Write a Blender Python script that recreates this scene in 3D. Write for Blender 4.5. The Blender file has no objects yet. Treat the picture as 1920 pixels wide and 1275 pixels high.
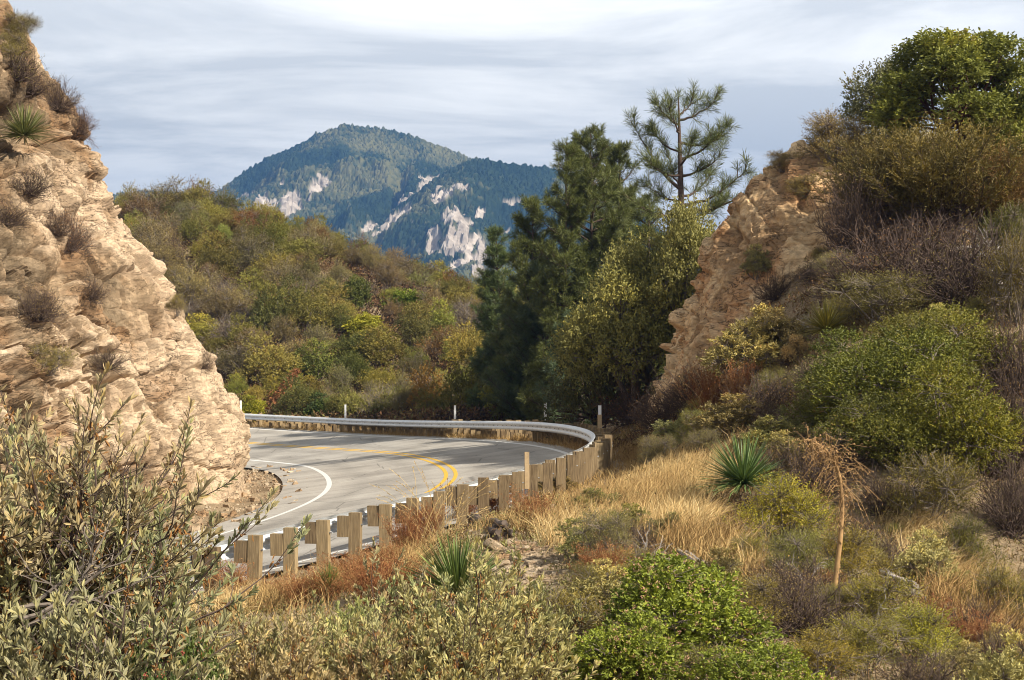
import bpy, math, time
import numpy as np
from mathutils import Vector, Matrix
from mathutils.bvhtree import BVHTree

T0 = time.time()
C = bpy.context.scene.collection
scene = bpy.context.scene
R = math.radians

# ------------------------------------------------------------------ camera, sky, sun, exposure
FPX, YH, HC = 3220.1, 706.1, 3.3065          # focal length and horizon in photo pixels, eye height over the road
PIT = math.atan((YH - 637.5) / FPX)
cam = bpy.data.cameras.new('camera')
cam.sensor_width = 36.0
cam.lens = FPX / 1920 * 36
cam.clip_start = 0.1
cam.clip_end = 20000
cam_o = bpy.data.objects.new('camera', cam)
C.objects.link(cam_o)
cam_o.location = (0, 0, HC)
cam_o.rotation_euler = (R(90) + PIT, 0, 0)
scene.camera = cam_o

SUN_EL, SUN_AZ = R(37), math.atan2(0.83, -0.56)      # azimuth measured from +Y towards +X
sun = bpy.data.lights.new('sun', 'SUN')
sun.energy = 5.0
sun.angle = R(1.2)
sun.color = (1.0, 0.92, 0.79)
sun_o = bpy.data.objects.new('sun', sun)
C.objects.link(sun_o)
sd = Vector((math.sin(SUN_AZ) * math.cos(SUN_EL), math.cos(SUN_AZ) * math.cos(SUN_EL), math.sin(SUN_EL)))
sun_o.rotation_euler = sd.to_track_quat('Z', 'Y').to_euler()

world = bpy.data.worlds.new('World')
scene.world = world
world.use_nodes = True
wn, wl = world.node_tree.nodes, world.node_tree.links
wn.clear()


def wnode(t, **k):
    n = wn.new(t)
    for a, v in k.items():
        setattr(n, a, v)
    return n


sky = wnode('ShaderNodeTexSky', sky_type='NISHITA')
sky.sun_disc = False
sky.sun_elevation = SUN_EL
sky.sun_rotation = SUN_AZ
tc = wnode('ShaderNodeTexCoord')
sep = wnode('ShaderNodeSeparateXYZ')
wl.new(tc.outputs['Generated'], sep.inputs[0])


def wmath(op, a, b=None, c=None):
    n = wnode('ShaderNodeMath', operation=op)
    for i, v in enumerate((a, b, c)):
        if v is None:
            continue
        if isinstance(v, (int, float)):
            n.inputs[i].default_value = v
        else:
            wl.new(v, n.inputs[i])
    return n.outputs[0]


zz = wmath('MAXIMUM', sep.outputs[2], 0.0)
den = wmath('ADD', zz, 0.06)
cx = wmath('DIVIDE', sep.outputs[0], den)
cy = wmath('DIVIDE', sep.outputs[1], den)
comb = wnode('ShaderNodeCombineXYZ')
wl.new(cx, comb.inputs[0])
wl.new(cy, comb.inputs[1])
mp = wnode('ShaderNodeMapping')
mp.inputs['Scale'].default_value = (0.75, 1.05, 1.0)
mp.inputs['Rotation'].default_value = (0, 0, R(8))
wl.new(comb.outputs[0], mp.inputs[0])
n1 = wnode('ShaderNodeTexNoise')
n1.inputs['Scale'].default_value = 1.1
n1.inputs['Detail'].default_value = 8.0
n1.inputs['Roughness'].default_value = 0.62
n1.inputs['Distortion'].default_value = 0.5
wl.new(mp.outputs[0], n1.inputs['Vector'])
ramp = wnode('ShaderNodeValToRGB')
ramp.color_ramp.elements[0].position = 0.40
ramp.color_ramp.elements[0].color = (0.515, 0.53, 0.54, 1)
ramp.color_ramp.elements[1].position = 0.61
ramp.color_ramp.elements[1].color = (0.80, 0.795, 0.77, 1)
wl.new(n1.outputs[0], ramp.inputs[0])
# the cloud deck is thinner and brighter overhead than near the horizon
g = wmath('SUBTRACT', zz, 0.12)
g = wmath('MULTIPLY', g, 5.5)
g = wmath('MINIMUM', wmath('MAXIMUM', g, 0.0), 0.6)
g = wmath('ADD', g, 1.0)
# unseen dark cloud added overhead: cuts the fill light so sun shadows deepen
th = wmath('MINIMUM', wmath('MAXIMUM', wmath('MULTIPLY', wmath('SUBTRACT', zz, 0.25), 2.6), 0.0), 0.42)
g = wmath('MULTIPLY', g, wmath('SUBTRACT', 1.0, th))
vm = wnode('ShaderNodeVectorMath', operation='SCALE')
wl.new(ramp.outputs[0], vm.inputs[0])
wl.new(g, vm.inputs['Scale'])
bg1 = wnode('ShaderNodeBackground')
wl.new(sky.outputs[0], bg1.inputs[0])
bg1.inputs[1].default_value = 0.06
bg2 = wnode('ShaderNodeBackground')
wl.new(vm.outputs[0], bg2.inputs[0])
bg2.inputs[1].default_value = 0.60
mixs = wnode('ShaderNodeMixShader')
mixs.inputs[0].default_value = 0.98
wl.new(bg1.outputs[0], mixs.inputs[1])
wl.new(bg2.outputs[0], mixs.inputs[2])
out = wnode('ShaderNodeOutputWorld')
wl.new(mixs.outputs[0], out.inputs[0])

scene.view_settings.view_transform = 'Standard'
scene.view_settings.look = 'None'
scene.view_settings.exposure = 0.90
scene.view_settings.gamma = 1.0
scene.view_settings.use_curve_mapping = False
scene.cycles.use_denoising = True
scene.cycles.filter_width = 1.0
scene.cycles.max_bounces = 6
scene.cycles.diffuse_bounces = 3
scene.cycles.transparent_max_bounces = 8
scene.cycles.volume_bounces = 0

# ------------------------------------------------------------------ projection helpers
cP, sP = math.cos(PIT), math.sin(PIT)


def ray(px, py):
    u = (np.asarray(px, float) - 960) / FPX
    v = (637.5 - np.asarray(py, float)) / FPX
    return np.stack([u, cP - v * sP, sP + v * cP], -1)


def P(px, py, d):
    """world point seen at a photo pixel, d metres away along +Y"""
    r = ray(px, py)
    t = d / r[..., 1]
    return np.stack([r[..., 0] * t, r[..., 1] * t, HC + r[..., 2] * t], -1)


def proj(p):
    p = np.asarray(p, float)
    dz = p[..., 2] - HC
    fw = np.maximum(p[..., 1] * cP + dz * sP, 0.05)
    up = -p[..., 1] * sP + dz * cP
    return 960 + FPX * p[..., 0] / fw, 637.5 - FPX * up / fw


# ------------------------------------------------------------------ noise
def h3(ix, iy, iz, seed):
    with np.errstate(over='ignore'):
        n = (ix.astype(np.int64) * 374761393 + iy.astype(np.int64) * 668265263 + iz.astype(np.int64) * 2147483647 + seed * 974634777)
        n = n.astype(np.uint32)
        n = (n ^ (n >> 13)) * np.uint32(1274126177)
        n = n ^ (n >> 16)
        n = n * np.uint32(2246822519)
        n = n ^ (n >> 15)
    return n.astype(np.float64) / 4294967295.0


def vnoise(p, seed=0):
    i = np.floor(p)
    f = p - i
    f = f * f * f * (f * (f * 6 - 15) + 10)
    i = i.astype(np.int64)
    r = 0
    for a in (0, 1):
        wa = f[:, 0] if a else 1 - f[:, 0]
        for b in (0, 1):
            wb = f[:, 1] if b else 1 - f[:, 1]
            for c in (0, 1):
                wc = f[:, 2] if c else 1 - f[:, 2]
                r = r + wa * wb * wc * h3(i[:, 0] + a, i[:, 1] + b, i[:, 2] + c, seed)
    return r * 2 - 1


def fbm(p, octv=4, seed=0, gain=0.5):
    r, a, s = 0, 1.0, 1.0
    for o in range(octv):
        r = r + a * vnoise(p * s + o * 17.3, seed + o)
        a *= gain
        s *= 2.03
    return r


def facets(p, seed=0, tilt=0.8, w=0.09):
    """broken rock: every Worley cell is a tilted flat facet; returns height and distance to the cell edge"""
    i = np.floor(p).astype(np.int64)
    best = np.full(len(p), 1e9)
    sec = np.full(len(p), 1e9)
    val = np.zeros(len(p))
    for a in (-1, 0, 1):
        for b in (-1, 0, 1):
            for c in (-1, 0, 1):
                x, y, z = i[:, 0] + a, i[:, 1] + b, i[:, 2] + c
                q = np.stack([x + h3(x, y, z, seed), y + h3(x, y, z, seed + 1), z + h3(x, y, z, seed + 2)], 1)
                d = p - q
                dd = (d * d).sum(1)
                t = np.stack([h3(x, y, z, seed + 3), h3(x, y, z, seed + 4), h3(x, y, z, seed + 5)], 1) * 2 - 1
                v = h3(x, y, z, seed + 6) * 2 - 1 + tilt * (d * t).sum(1) * 2
                m = dd < best
                sec = np.where(m, best, np.minimum(sec, dd))
                val = np.where(m, v, val)
                best = np.where(m, dd, best)
    e = np.sqrt(sec) - np.sqrt(best)
    return val * np.clip(e / w, 0, 1), e


def nrm(a):
    return a / (np.linalg.norm(a, axis=-1, keepdims=True) + 1e-12)


def joints(p, n, sp, seed, wamp=.35, brk=3.0):
    """parallel joint planes: a flat step per slab, and the distance in metres to the joint"""
    n = nrm(np.asarray(n, float))
    t = nrm(np.cross(n, [.3, .2, .9]))
    u = p @ n / sp + wamp * fbm(p * .45, 3, seed)
    i = np.floor(u).astype(np.int64)
    f = u - i
    c = np.floor(p @ t / (sp * brk) + 7 * h3(i, i, i, seed + 1)).astype(np.int64)
    edge = np.minimum(f, 1 - f) * sp
    val = h3(i, c, c, seed + 2) * 2 - 1 + (h3(i, i, c, seed + 3) - .5) * (f - .5) * 2
    return val * np.clip(edge / .04, 0, 1), edge


def smooth(a, b, x):
    t = np.clip((x - a) / (b - a), 0, 1)
    return t * t * (3 - 2 * t)


# ------------------------------------------------------------------ mesh helpers
class MB:
    """collects faces of any size, builds one mesh object"""

    def __init__(self):
        self.v, self.f, self.n, self.a = [], {}, 0, []
        self.mi = {}

    def add(self, V, F, tint=None, mat=0):
        V = np.asarray(V, float).reshape(-1, 3)
        F = np.asarray(F, np.int64)
        self.v.append(V)
        k = (F.shape[1], mat)
        self.f.setdefault(k, []).append(F + self.n)
        t = np.full(len(V), 0.5) if tint is None else np.broadcast_to(np.asarray(tint, float), (len(V),))
        self.a.append(t)
        self.n += len(V)

    def addmb(self, o, M, tint=None):
        """add another MB transformed by a 4x4"""
        V, A = np.concatenate(o.v), np.concatenate(o.a)
        M = np.asarray(M)
        V = V @ M[:3, :3].T + M[:3, 3]
        self.v.append(V)
        self.a.append(A if tint is None else np.clip(A + tint, 0, 1))
        for k, L in o.f.items():
            self.f.setdefault(k, []).append(np.concatenate(L) + self.n)
        self.n += len(V)

    def mesh(self, name, mats, smooth_=False):
        me = bpy.data.meshes.new(name)
        V = np.concatenate(self.v)
        me.vertices.add(len(V))
        me.vertices.foreach_set('co', V.astype(np.float32).ravel())
        idx, tot, mi = [], [], []
        for (k, m), L in self.f.items():
            F = np.concatenate(L)
            idx.append(F.ravel())
            tot.append(np.full(len(F), k))
            mi.append(np.full(len(F), m))
        idx, tot, mi = np.concatenate(idx), np.concatenate(tot), np.concatenate(mi)
        me.loops.add(len(idx))
        me.loops.foreach_set('vertex_index', idx.astype(np.int32))
        me.polygons.add(len(tot))
        st = np.concatenate([[0], np.cumsum(tot)[:-1]])
        me.polygons.foreach_set('loop_start', st.astype(np.int32))
        me.polygons.foreach_set('loop_total', tot.astype(np.int32))
        me.polygons.foreach_set('material_index', mi.astype(np.int32))
        me.polygons.foreach_set('use_smooth', np.full(len(tot), bool(smooth_)))
        at = me.attributes.new('tint', 'FLOAT', 'POINT')
        at.data.foreach_set('value', np.concatenate(self.a).astype(np.float32))
        me.update()
        for m in (mats if isinstance(mats, (list, tuple)) else [mats]):
            me.materials.append(m)
        return me

    def build(self, name, mats, parent=None, smooth_=False, color=None):
        return link(name, self.mesh(name, mats, smooth_), parent, color)


def link(name, me, parent=None, color=None):
    o = bpy.data.objects.new(name, me)
    C.objects.link(o)
    if parent is not None:
        o.parent = parent
    if color is not None:
        o.color = (*color, 1)
    return o


def tag(o, label=None, cat=None, group=None, kind=None):
    if label:
        o['label'] = label
    if cat:
        o['category'] = cat
    if group:
        o['group'] = group
    if kind:
        o['kind'] = kind
    return o


def empty(name, loc=(0, 0, 0), rz=0.0):
    o = bpy.data.objects.new(name, None)
    C.objects.link(o)
    o.location = loc
    o.rotation_euler = (0, 0, rz)
    o.empty_display_size = 0.2
    return o


def grid_faces(nu, nv, wrap=False):
    u = np.arange(nu if wrap else nu - 1)
    v = np.arange(nv - 1)
    U, Vv = np.meshgrid(u, v, indexing='ij')
    U2 = (U + 1) % nu
    return np.stack([U * nv + Vv, U2 * nv + Vv, U2 * nv + Vv + 1, U * nv + Vv + 1], -1).reshape(-1, 4)


BOXF = np.array([[0, 1, 3, 2], [4, 6, 7, 5], [0, 4, 5, 1], [2, 3, 7, 6], [0, 2, 6, 4], [1, 5, 7, 3]])


def box(mb, c, ax, ay, az, s, tint=None, mat=0):
    """box with centre c, axes and full sizes s"""
    c = np.asarray(c, float)
    V = []
    for i in (-.5, .5):
        for j in (-.5, .5):
            for k in (-.5, .5):
                V.append(c + np.asarray(ax) * i * s[0] + np.asarray(ay) * j * s[1] + np.asarray(az) * k * s[2])
    mb.add(V, BOXF, tint, mat)


def tube(mb, pts, rad, sides=5, tint=None, mat=0):
    pts = np.asarray(pts, float)
    n = len(pts)
    rad = np.broadcast_to(np.asarray(rad, float), (n,))
    t = nrm(np.gradient(pts, axis=0))
    ref = np.where(np.abs(t[:, 2:3]) > 0.9, [[1.0, 0, 0]], [[0, 0, 1.0]])
    a = nrm(np.cross(t, ref))
    b = np.cross(t, a)
    an = np.arange(sides) / sides * 2 * np.pi
    V = pts[:, None] + rad[:, None, None] * (a[:, None] * np.cos(an)[None, :, None] + b[:, None] * np.sin(an)[None, :, None])
    F = []
    i = np.arange(n - 1)[:, None] * sides
    j = np.arange(sides)[None]
    F = np.stack([i + j, i + (j + 1) % sides, i + sides + (j + 1) % sides, i + sides + j], -1).reshape(-1, 4)
    mb.add(V.reshape(-1, 3), F, tint, mat)
    mb.add(V[-1], np.arange(sides)[None], tint, mat)


def leaves(mb, pos, d, ln, wd, tint, rng, fold=0.25, kind='diamond', mat=0, droop=0.0):
    n = len(pos)
    if not n:
        return
    d = nrm(d)
    r = rng.normal(size=(n, 3))
    s = nrm(np.cross(d, r))
    u = np.cross(s, d)
    ln = np.broadcast_to(ln, (n,))[:, None]
    wd = np.broadcast_to(wd, (n,))[:, None]
    tip = pos + d * ln
    if droop:
        tip = tip - np.array([0, 0, 1.0]) * ln * droop
    if kind == 'diamond':
        m = pos + d * ln * 0.5 + u * wd * fold
        V = np.stack([pos, m + s * wd * .5, tip, m - s * wd * .5], 1)
        F = np.arange(n)[:, None] * 4 + np.array([[0, 1, 2, 3]])
        mb.add(V.reshape(-1, 3), F, np.repeat(tint, 4), mat)
    else:
        a = pos + d * ln * .3 + u * wd * fold * .8
        b = pos + d * ln * .68 + u * wd * fold
        V = np.stack([pos, a + s * wd * .42, b + s * wd * .46, tip, b - s * wd * .46, a - s * wd * .42], 1)
        k = np.arange(n)[:, None] * 6
        F = np.concatenate([k + np.array([[0, 1, 2, 3]]), k + np.array([[0, 3, 4, 5]])])
        mb.add(V.reshape(-1, 3), F, np.repeat(tint, 6), mat)


def rdir(rng, n, up=0.0):
    d = nrm(rng.normal(size=(n, 3)))
    d[:, 2] += up
    return nrm(d)


# ------------------------------------------------------------------ materials
class M:
    """small node-graph helper"""

    def __init__(self, name, rough=0.8, spec=0.3):
        self.m = bpy.data.materials.new(name)
        self.m.use_nodes = True
        self.t = self.m.node_tree
        self.n, self.l = self.t.nodes, self.t.links
        self.b = self.n['Principled BSDF']
        self.b.inputs['Roughness'].default_value = rough
        self.b.inputs['Specular IOR Level'].default_value = spec
        self.out = self.n['Material Output']

    def new(self, t, **k):
        n = self.n.new(t)
        for a, v in k.items():
            setattr(n, a, v)
        return n

    def set(self, s, v):
        if isinstance(v, bpy.types.NodeSocket):
            self.l.new(v, s)
        elif isinstance(v, (tuple, list)) and len(v) == 3 and s.type == 'RGBA':
            s.default_value = (*v, 1)
        else:
            s.default_value = v

    def coord(self, k='Object', scale=None, rot=None):
        c = self.new('ShaderNodeTexCoord').outputs[k]
        if scale is not None or rot is not None:
            m = self.new('ShaderNodeMapping')
            self.l.new(c, m.inputs[0])
            if scale is not None:
                m.inputs['Scale'].default_value = scale
            if rot is not None:
                m.inputs['Rotation'].default_value = rot
            c = m.outputs[0]
        return c

    def noise(self, vec, scale=1.0, detail=4.0, rough=0.5, dist=0.0):
        n = self.new('ShaderNodeTexNoise')
        self.set(n.inputs['Vector'], vec)
        n.inputs['Scale'].default_value = scale
        n.inputs['Detail'].default_value = detail
        n.inputs['Roughness'].default_value = rough
        n.inputs['Distortion'].default_value = dist
        return n.outputs[0]

    def vor(self, vec, scale=1.0, feature='F1', out='Distance'):
        n = self.new('ShaderNodeTexVoronoi', feature=feature)
        self.set(n.inputs['Vector'], vec)
        n.inputs['Scale'].default_value = scale
        return n.outputs[out]

    def ramp(self, fac, stops, interp='LINEAR'):
        r = self.new('ShaderNodeValToRGB')
        r.color_ramp.interpolation = interp
        e = r.color_ramp.elements
        while len(e) < len(stops):
            e.new(0.5)
        for q, (p, c) in zip(e, stops):
            q.position = p
            q.color = (*c, 1) if isinstance(c, (tuple, list)) else (c, c, c, 1)
        self.set(r.inputs[0], fac)
        return r.outputs[0]

    def mix(self, f, a, b, op='MIX'):
        n = self.new('ShaderNodeMix', data_type='RGBA', blend_type=op)
        n.clamp_factor = True
        self.set(n.inputs[0], f)
        self.set(n.inputs[6], a)
        self.set(n.inputs[7], b)
        return n.outputs[2]

    def math(self, op, a, b=None):
        n = self.new('ShaderNodeMath', operation=op)
        self.set(n.inputs[0], a)
        if b is not None:
            self.set(n.inputs[1], b)
        return n.outputs[0]

    def attr(self, name='tint'):
        return self.new('ShaderNodeAttribute', attribute_name=name).outputs['Fac']

    def color(self, c):
        self.set(self.b.inputs['Base Color'], c)
        return self

    def bump(self, h, dist=0.02, st=0.6):
        n = self.new('ShaderNodeBump')
        n.inputs['Strength'].default_value = st
        n.inputs['Distance'].default_value = dist
        self.set(n.inputs['Height'], h)
        self.l.new(n.outputs[0], self.b.inputs['Normal'])
        return self


def leaf_material(name, lo=0.55, hi=1.45, dead=(0.16, 0.085, 0.03), dead_at=0.93, trans=0.22, rough=0.55, spec=0.25):
    """leaf colour = object colour varied leaf by leaf, a few leaves dead and brown; light passes through the blade"""
    m = M(name, rough, spec)
    t = m.attr()
    oc = m.new('ShaderNodeObjectInfo').outputs['Color']
    k = m.ramp(t, [(0.0, lo), (1.0, hi)])
    c = m.mix(1.0, oc, k, 'MULTIPLY')
    yel = m.mix(1.0, c, (1.22, 1.07, 0.68), 'MULTIPLY')
    c = m.mix(m.ramp(t, [(0.45, 0.0), (0.9, 0.8)]), c, yel)
    d = m.ramp(t, [(dead_at, 0.0), (min(dead_at + .02, 1.0), 1.0)])
    c = m.mix(d, c, dead)
    m.color(c)
    tr = m.new('ShaderNodeBsdfTranslucent')
    m.l.new(c, tr.inputs[0])
    mx = m.new('ShaderNodeMixShader')
    mx.inputs[0].default_value = trans
    m.l.new(m.b.outputs[0], mx.inputs[1])
    m.l.new(tr.outputs[0], mx.inputs[2])
    m.l.new(mx.outputs[0], m.out.inputs[0])
    return m.m


def plain(name, col, rough=0.8, spec=0.3, var=0.35, scale=8.0, metal=0.0):
    m = M(name, rough, spec)
    n = m.noise(m.coord(), scale, 5.0, 0.6)
    c = m.mix(1.0, col, m.ramp(n, [(0.25, 1 - var), (0.75, 1 + var)]), 'MULTIPLY')
    m.color(c)
    m.b.inputs['Metallic'].default_value = metal
    return m.m

# ------------------------------------------------------------------ the road: plan, profile, banking
def road_line():
    KN = np.array([.2777, .4199, .3698, .0942, .0403, .2078, .1558, .2091, .7785]) * 0.1
    ZK = np.array([-.547, .5696, .2037, .1102])
    L = 64.742
    S = 440
    s = np.linspace(0, 1, S)
    k = np.interp(s, np.linspace(0, 1, 9), KN)
    ds = L / (S - 1)
    th = .907 + np.concatenate([[0], np.cumsum((k[1:] + k[:-1]) / 2 * ds)])
    x = -7.6315 + np.concatenate([[0], np.cumsum(np.cos(th[:-1]) * ds)])
    y = 30.3034 + np.concatenate([[0], np.cumsum(np.sin(th[:-1]) * ds)])
    z = np.polyval(np.polyfit(np.linspace(0, 1, 4), ZK, 3), s)
    # straight runs before and after the bend
    n0, n1 = 120, 160
    a = np.arange(n0, 0, -1) * ds
    zs = (z[1] - z[0]) / ds
    x = np.concatenate([x[0] - a * math.cos(th[0]), x]); y = np.concatenate([y[0] - a * math.sin(th[0]), y])
    z = np.concatenate([z[0] - zs * 6 * (1 - np.exp(-a / 6)), z]); th = np.concatenate([np.full(n0, th[0]), th])
    b = np.arange(1, n1 + 1) * ds
    x = np.concatenate([x, x[-1] + b * math.cos(th[-1])]); y = np.concatenate([y, y[-1] + b * math.sin(th[-1])])
    z = np.concatenate([z, np.full(n1, z[-1])]); th = np.concatenate([th, np.full(n1, th[-1])])
    return x, y, z, np.sin(th), -np.cos(th), np.cos(th), np.sin(th), (np.arange(len(x)) - n0) * ds


RX, RY, RZ, NX, NY, TX, TY, RS = road_line()
BANK, LANE, RAIL_O = 0.1297, 3.5, 3.90


def roadpt(i, o, dz=0.0):
    return np.stack([RX[i] + NX[i] * o, RY[i] + NY[i] * o, RZ[i] + BANK * o + dz], -1)


# ------------------------------------------------------------------ terrain heights
CT = []


def ct(px, py, d, dz=0.0):
    p = P(px, py, d)
    CT.append((p[0], p[1], p[2] + dz))


def cw(x, y, z):
    CT.append((x, y, z))


# hillside below and beside the camera
for x in (-10, -4, 0, 4, 10):
    cw(x, -6, 2.3)
    cw(x, 1, 1.75)
cw(-5, 5, 1.85); cw(0, 5, 1.55); cw(5, 5, 1.35); cw(9, 6, 0.8)
cw(-2.2, 8, 1.75); cw(-3.2, 11, 1.45); cw(0, 10, 1.15); cw(3, 10, 1.0); cw(6, 10, .5)
cw(-6, 12, 1.2); cw(-2, 15, .85); cw(-6, 18, .2)
ct(800, 1150, 17, 0); ct(930, 1040, 22.5); ct(1060, 950, 28); ct(1000, 1010, 24.5); ct(640, 1090, 23.5); ct(520, 1110, 25)
ct(1180, 900, 34); ct(1280, 990, 25); ct(1100, 1120, 17); ct(1300, 1100, 17)
ct(1395, 985, 22.5); ct(1500, 1000, 21); ct(1450, 880, 30); ct(1330, 850, 38); ct(1500, 1150, 14.5)
ct(1620, 960, 23); ct(1700, 1060, 20); ct(1800, 1130, 18); ct(1900, 1190, 16.5); ct(1680, 1180, 14.5)
ct(1850, 1330, 12); ct(2100, 1400, 12)
# gully beyond the crest, then the big green shrub
cw(4.6, 26, .9); cw(5.8, 23, .0); cw(7.2, 20, -.4); cw(9.5, 16, -1.2)
ct(1620, 850, 29); ct(1700, 880, 27); ct(1850, 950, 26.5); ct(2000, 960, 27); ct(2200, 900, 27)
# right-hand hill
ct(1160, 845, 47); ct(1220, 790, 47); ct(1300, 740, 45); ct(1400, 690, 41); ct(1500, 690, 37); ct(1600, 640, 36)
ct(1500, 570, 41); ct(1640, 570, 39); ct(1760, 600, 36); ct(1900, 640, 34); ct(2050, 620, 34)
ct(1560, 460, 44); ct(1660, 440, 44); ct(1800, 460, 42); ct(1920, 480, 40)
ct(1545, 300, 48); ct(1640, 310, 48); ct(1760, 330, 47); ct(1900, 340, 46); ct(2100, 330, 46)
cw(9, 52, 9.6); cw(13, 53, 10.2); cw(18, 50, 10.5); cw(26, 40, 11); cw(22, 30, 8); cw(18, 20, 3); cw(30, 20, 6)
cw(9.5, 56, 7.5); cw(14, 62, 7); cw(7.0, 58, 4.5); cw(5.0, 54, 2.6); cw(10, 70, 4); cw(20, 75, 5); cw(30, 60, 8)
cw(4.2, 60, 1.6); cw(3.2, 66, 1.3); cw(5.5, 75, 1.5); cw(3.0, 52.0, 1.3)
# the chaparral hill beyond the bend
for q in [(450, 775, 96), (600, 780, 97), (760, 785, 93), (900, 780, 88), (450, 700, 104), (600, 700, 105), (600, 600, 115),
          (600, 530, 124), (560, 470, 134), (690, 512, 131), (290, 400, 140), (200, 420, 140), (450, 430, 137), (800, 552, 127),
          (870, 612, 120), (950, 690, 110), (1060, 700, 104), (1150, 730, 94), (450, 560, 120), (330, 520, 124), (330, 620, 114),
          (330, 720, 104), (180, 560, 122), (750, 650, 112), (850, 705, 104), (60, 420, 140), (-200, 430, 145), (-200, 700, 110)]:
    ct(*q)
for px, z in ((-200, 9), (100, 9), (300, 10), (600, 6), (800, 3), (1000, -2), (1300, -6)):
    cw((px - 960) * 165 / FPX, 165, z)
cw(15, 100, 0); cw(25, 120, -4); cw(40, 100, 2)
# inside of the bend, under the cliff
cw(-12, 47, .2); cw(-16, 42, .3); cw(-16, 55, .1); cw(-24, 50, 1.0); cw(-20, 36, .2); cw(-22, 70, 1); cw(-35, 50, 3); cw(-30, 20, 1)
cw(-26, 100, 2.0); cw(-40, 90, 3); cw(-16, 10, .6); cw(-30, 5, 2)
for i in range(0, len(RX), 24):
    for o in (-5.5, 5.2):
        p = roadpt(i, o)
        CT.append((p[0], p[1], p[2] - 0.05))
CT = np.array(CT)


def tps_fit(c, lam=0.5):
    n = len(c)
    xy = c[:, :2] / 50
    r2 = ((xy[:, None] - xy[None]) ** 2).sum(-1)
    K = 0.5 * r2 * np.log(r2 + 1e-12)
    K[np.arange(n), np.arange(n)] = lam * 1e-3
    Pm = np.concatenate([np.ones((n, 1)), xy], 1)
    A = np.block([[K, Pm], [Pm.T, np.zeros((3, 3))]])
    return np.linalg.solve(A, np.concatenate([c[:, 2], np.zeros(3)])), xy


TW, TXY = tps_fit(CT)
ROADXY = np.stack([RX, RY], 1)[::4]


def height(x, y):
    """ground height, any arrays"""
    x = np.asarray(x, float).ravel(); y = np.asarray(y, float).ravel()
    r = np.hypot(x, y)
    k = np.minimum(1.0, 165 / np.maximum(r, 1e-6))
    q = np.stack([x * k, y * k], 1)
    q[:, 0] = np.clip(q[:, 0], -45, 45); q[:, 1] = np.clip(q[:, 1], -10, 165)
    z = np.empty(len(x))
    dm = np.empty(len(x)); im = np.empty(len(x), int)
    for s in range(0, len(x), 20000):
        e = slice(s, s + 20000)
        qq = q[e] / 50
        r2 = ((qq[:, None] - TXY[None]) ** 2).sum(-1)
        z[e] = (0.5 * r2 * np.log(r2 + 1e-12)) @ TW[:-3] + TW[-3] + qq @ TW[-2:]
        d2 = ((np.stack([x[e], y[e]], 1)[:, None] - ROADXY[None]) ** 2).sum(-1)
        im[e] = d2.argmin(1) * 4
        dm[e] = np.sqrt(d2.min(1))
    z = np.clip(z, -12, 26)
    pn = np.stack([x, y, np.zeros_like(x)], 1)
    near = smooth(220, 60, r)
    z = z + near * (0.10 * fbm(pn * 0.35, 4, 3) + 0.03 * fbm(pn * 2.2, 3, 9)) * smooth(4.4, 7, dm)
    z = z + 0.5 * fbm(pn * 0.11, 3, 21) * smooth(80, 110, r) * smooth(5, 9, dm)
    off = (x - RX[im]) * NX[im] + (y - RY[im]) * NY[im]
    zr = RZ[im] + BANK * np.clip(off, -6, 6) - 0.07
    w = smooth(4.6, 7.2, dm)
    z = zr * (1 - w) + z * w
    far = smooth(165, 420, r)
    return z * (1 - far) + far * (-70.0)


ang = np.concatenate([np.arange(-180, -24, 6.0), np.arange(-24, -18.2, 0.8), np.arange(-18, 18.01, 0.07), np.arange(18.8, 24, 0.8), np.arange(24, 179.9, 6.0)])
rad = [0.6]
while rad[-1] < 170:
    rad.append(rad[-1] + max(0.11, rad[-1] * 0.0105) if rad[-1] > 5 else rad[-1] + 0.35)
while rad[-1] < 2650:
    rad.append(rad[-1] * 1.16)
rad = np.array(rad)
A2, R2 = np.meshgrid(R(1) * ang, rad, indexing='ij')
GX, GY = (np.sin(A2) * R2).ravel(), (np.cos(A2) * R2).ravel()
GZ = height(GX, GY)
gp = np.stack([GX, GY, GZ], 1)
gmb = MB()
gF = grid_faces(len(ang), len(rad), wrap=True)[:, ::-1]
gmb.add(gp, gF)
gmb.add(np.stack([np.sin(R(1) * ang) * .6, np.cos(R(1) * ang) * .6, height(np.sin(R(1) * ang) * .6, np.cos(R(1) * ang) * .6)], 1), np.arange(len(ang))[None, ::-1])

m = M('dirt', 0.95, 0.1)
c0 = m.coord()
big = m.noise(c0, 0.35, 5, 0.6)
fine = m.noise(c0, 9.0, 8, 0.7)
peb = m.vor(c0, 22.0)
col = m.ramp(big, [(0.3, (0.15, 0.105, 0.062)), (0.5, (0.24, 0.175, 0.105)), (0.7, (0.33, 0.255, 0.16))])
col = m.mix(1.0, col, m.ramp(fine, [(0.3, 0.55), (0.7, 1.4)]), 'MULTIPLY')
col = m.mix(m.ramp(peb, [(0.18, 0.55), (0.30, 0.0)]), col, (0.30, 0.24, 0.16))
m.color(col)
m.bump(m.math('ADD', fine, m.math('MULTIPLY', peb, -0.5)), 0.05, 0.8)
MAT_DIRT = m.m
tag(gmb.build('ground', MAT_DIRT, smooth_=True), kind='structure')
print('ground', len(gp), round(time.time() - T0, 1))

# ------------------------------------------------------------------ road surface and markings
sel = np.arange(0, len(RX))


def strip(name, offs, dz, mat, idx=sel, tone=None):
    offs = np.asarray(offs, float)
    V = np.stack([roadpt(idx, o, dz) for o in offs], 1)
    mb = MB()
    mb.add(V.reshape(-1, 3), grid_faces(len(idx), len(offs))[:, ::-1], None if tone is None else np.tile(tone, len(idx)))
    return mb.build(name, mat, smooth_=True)


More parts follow.
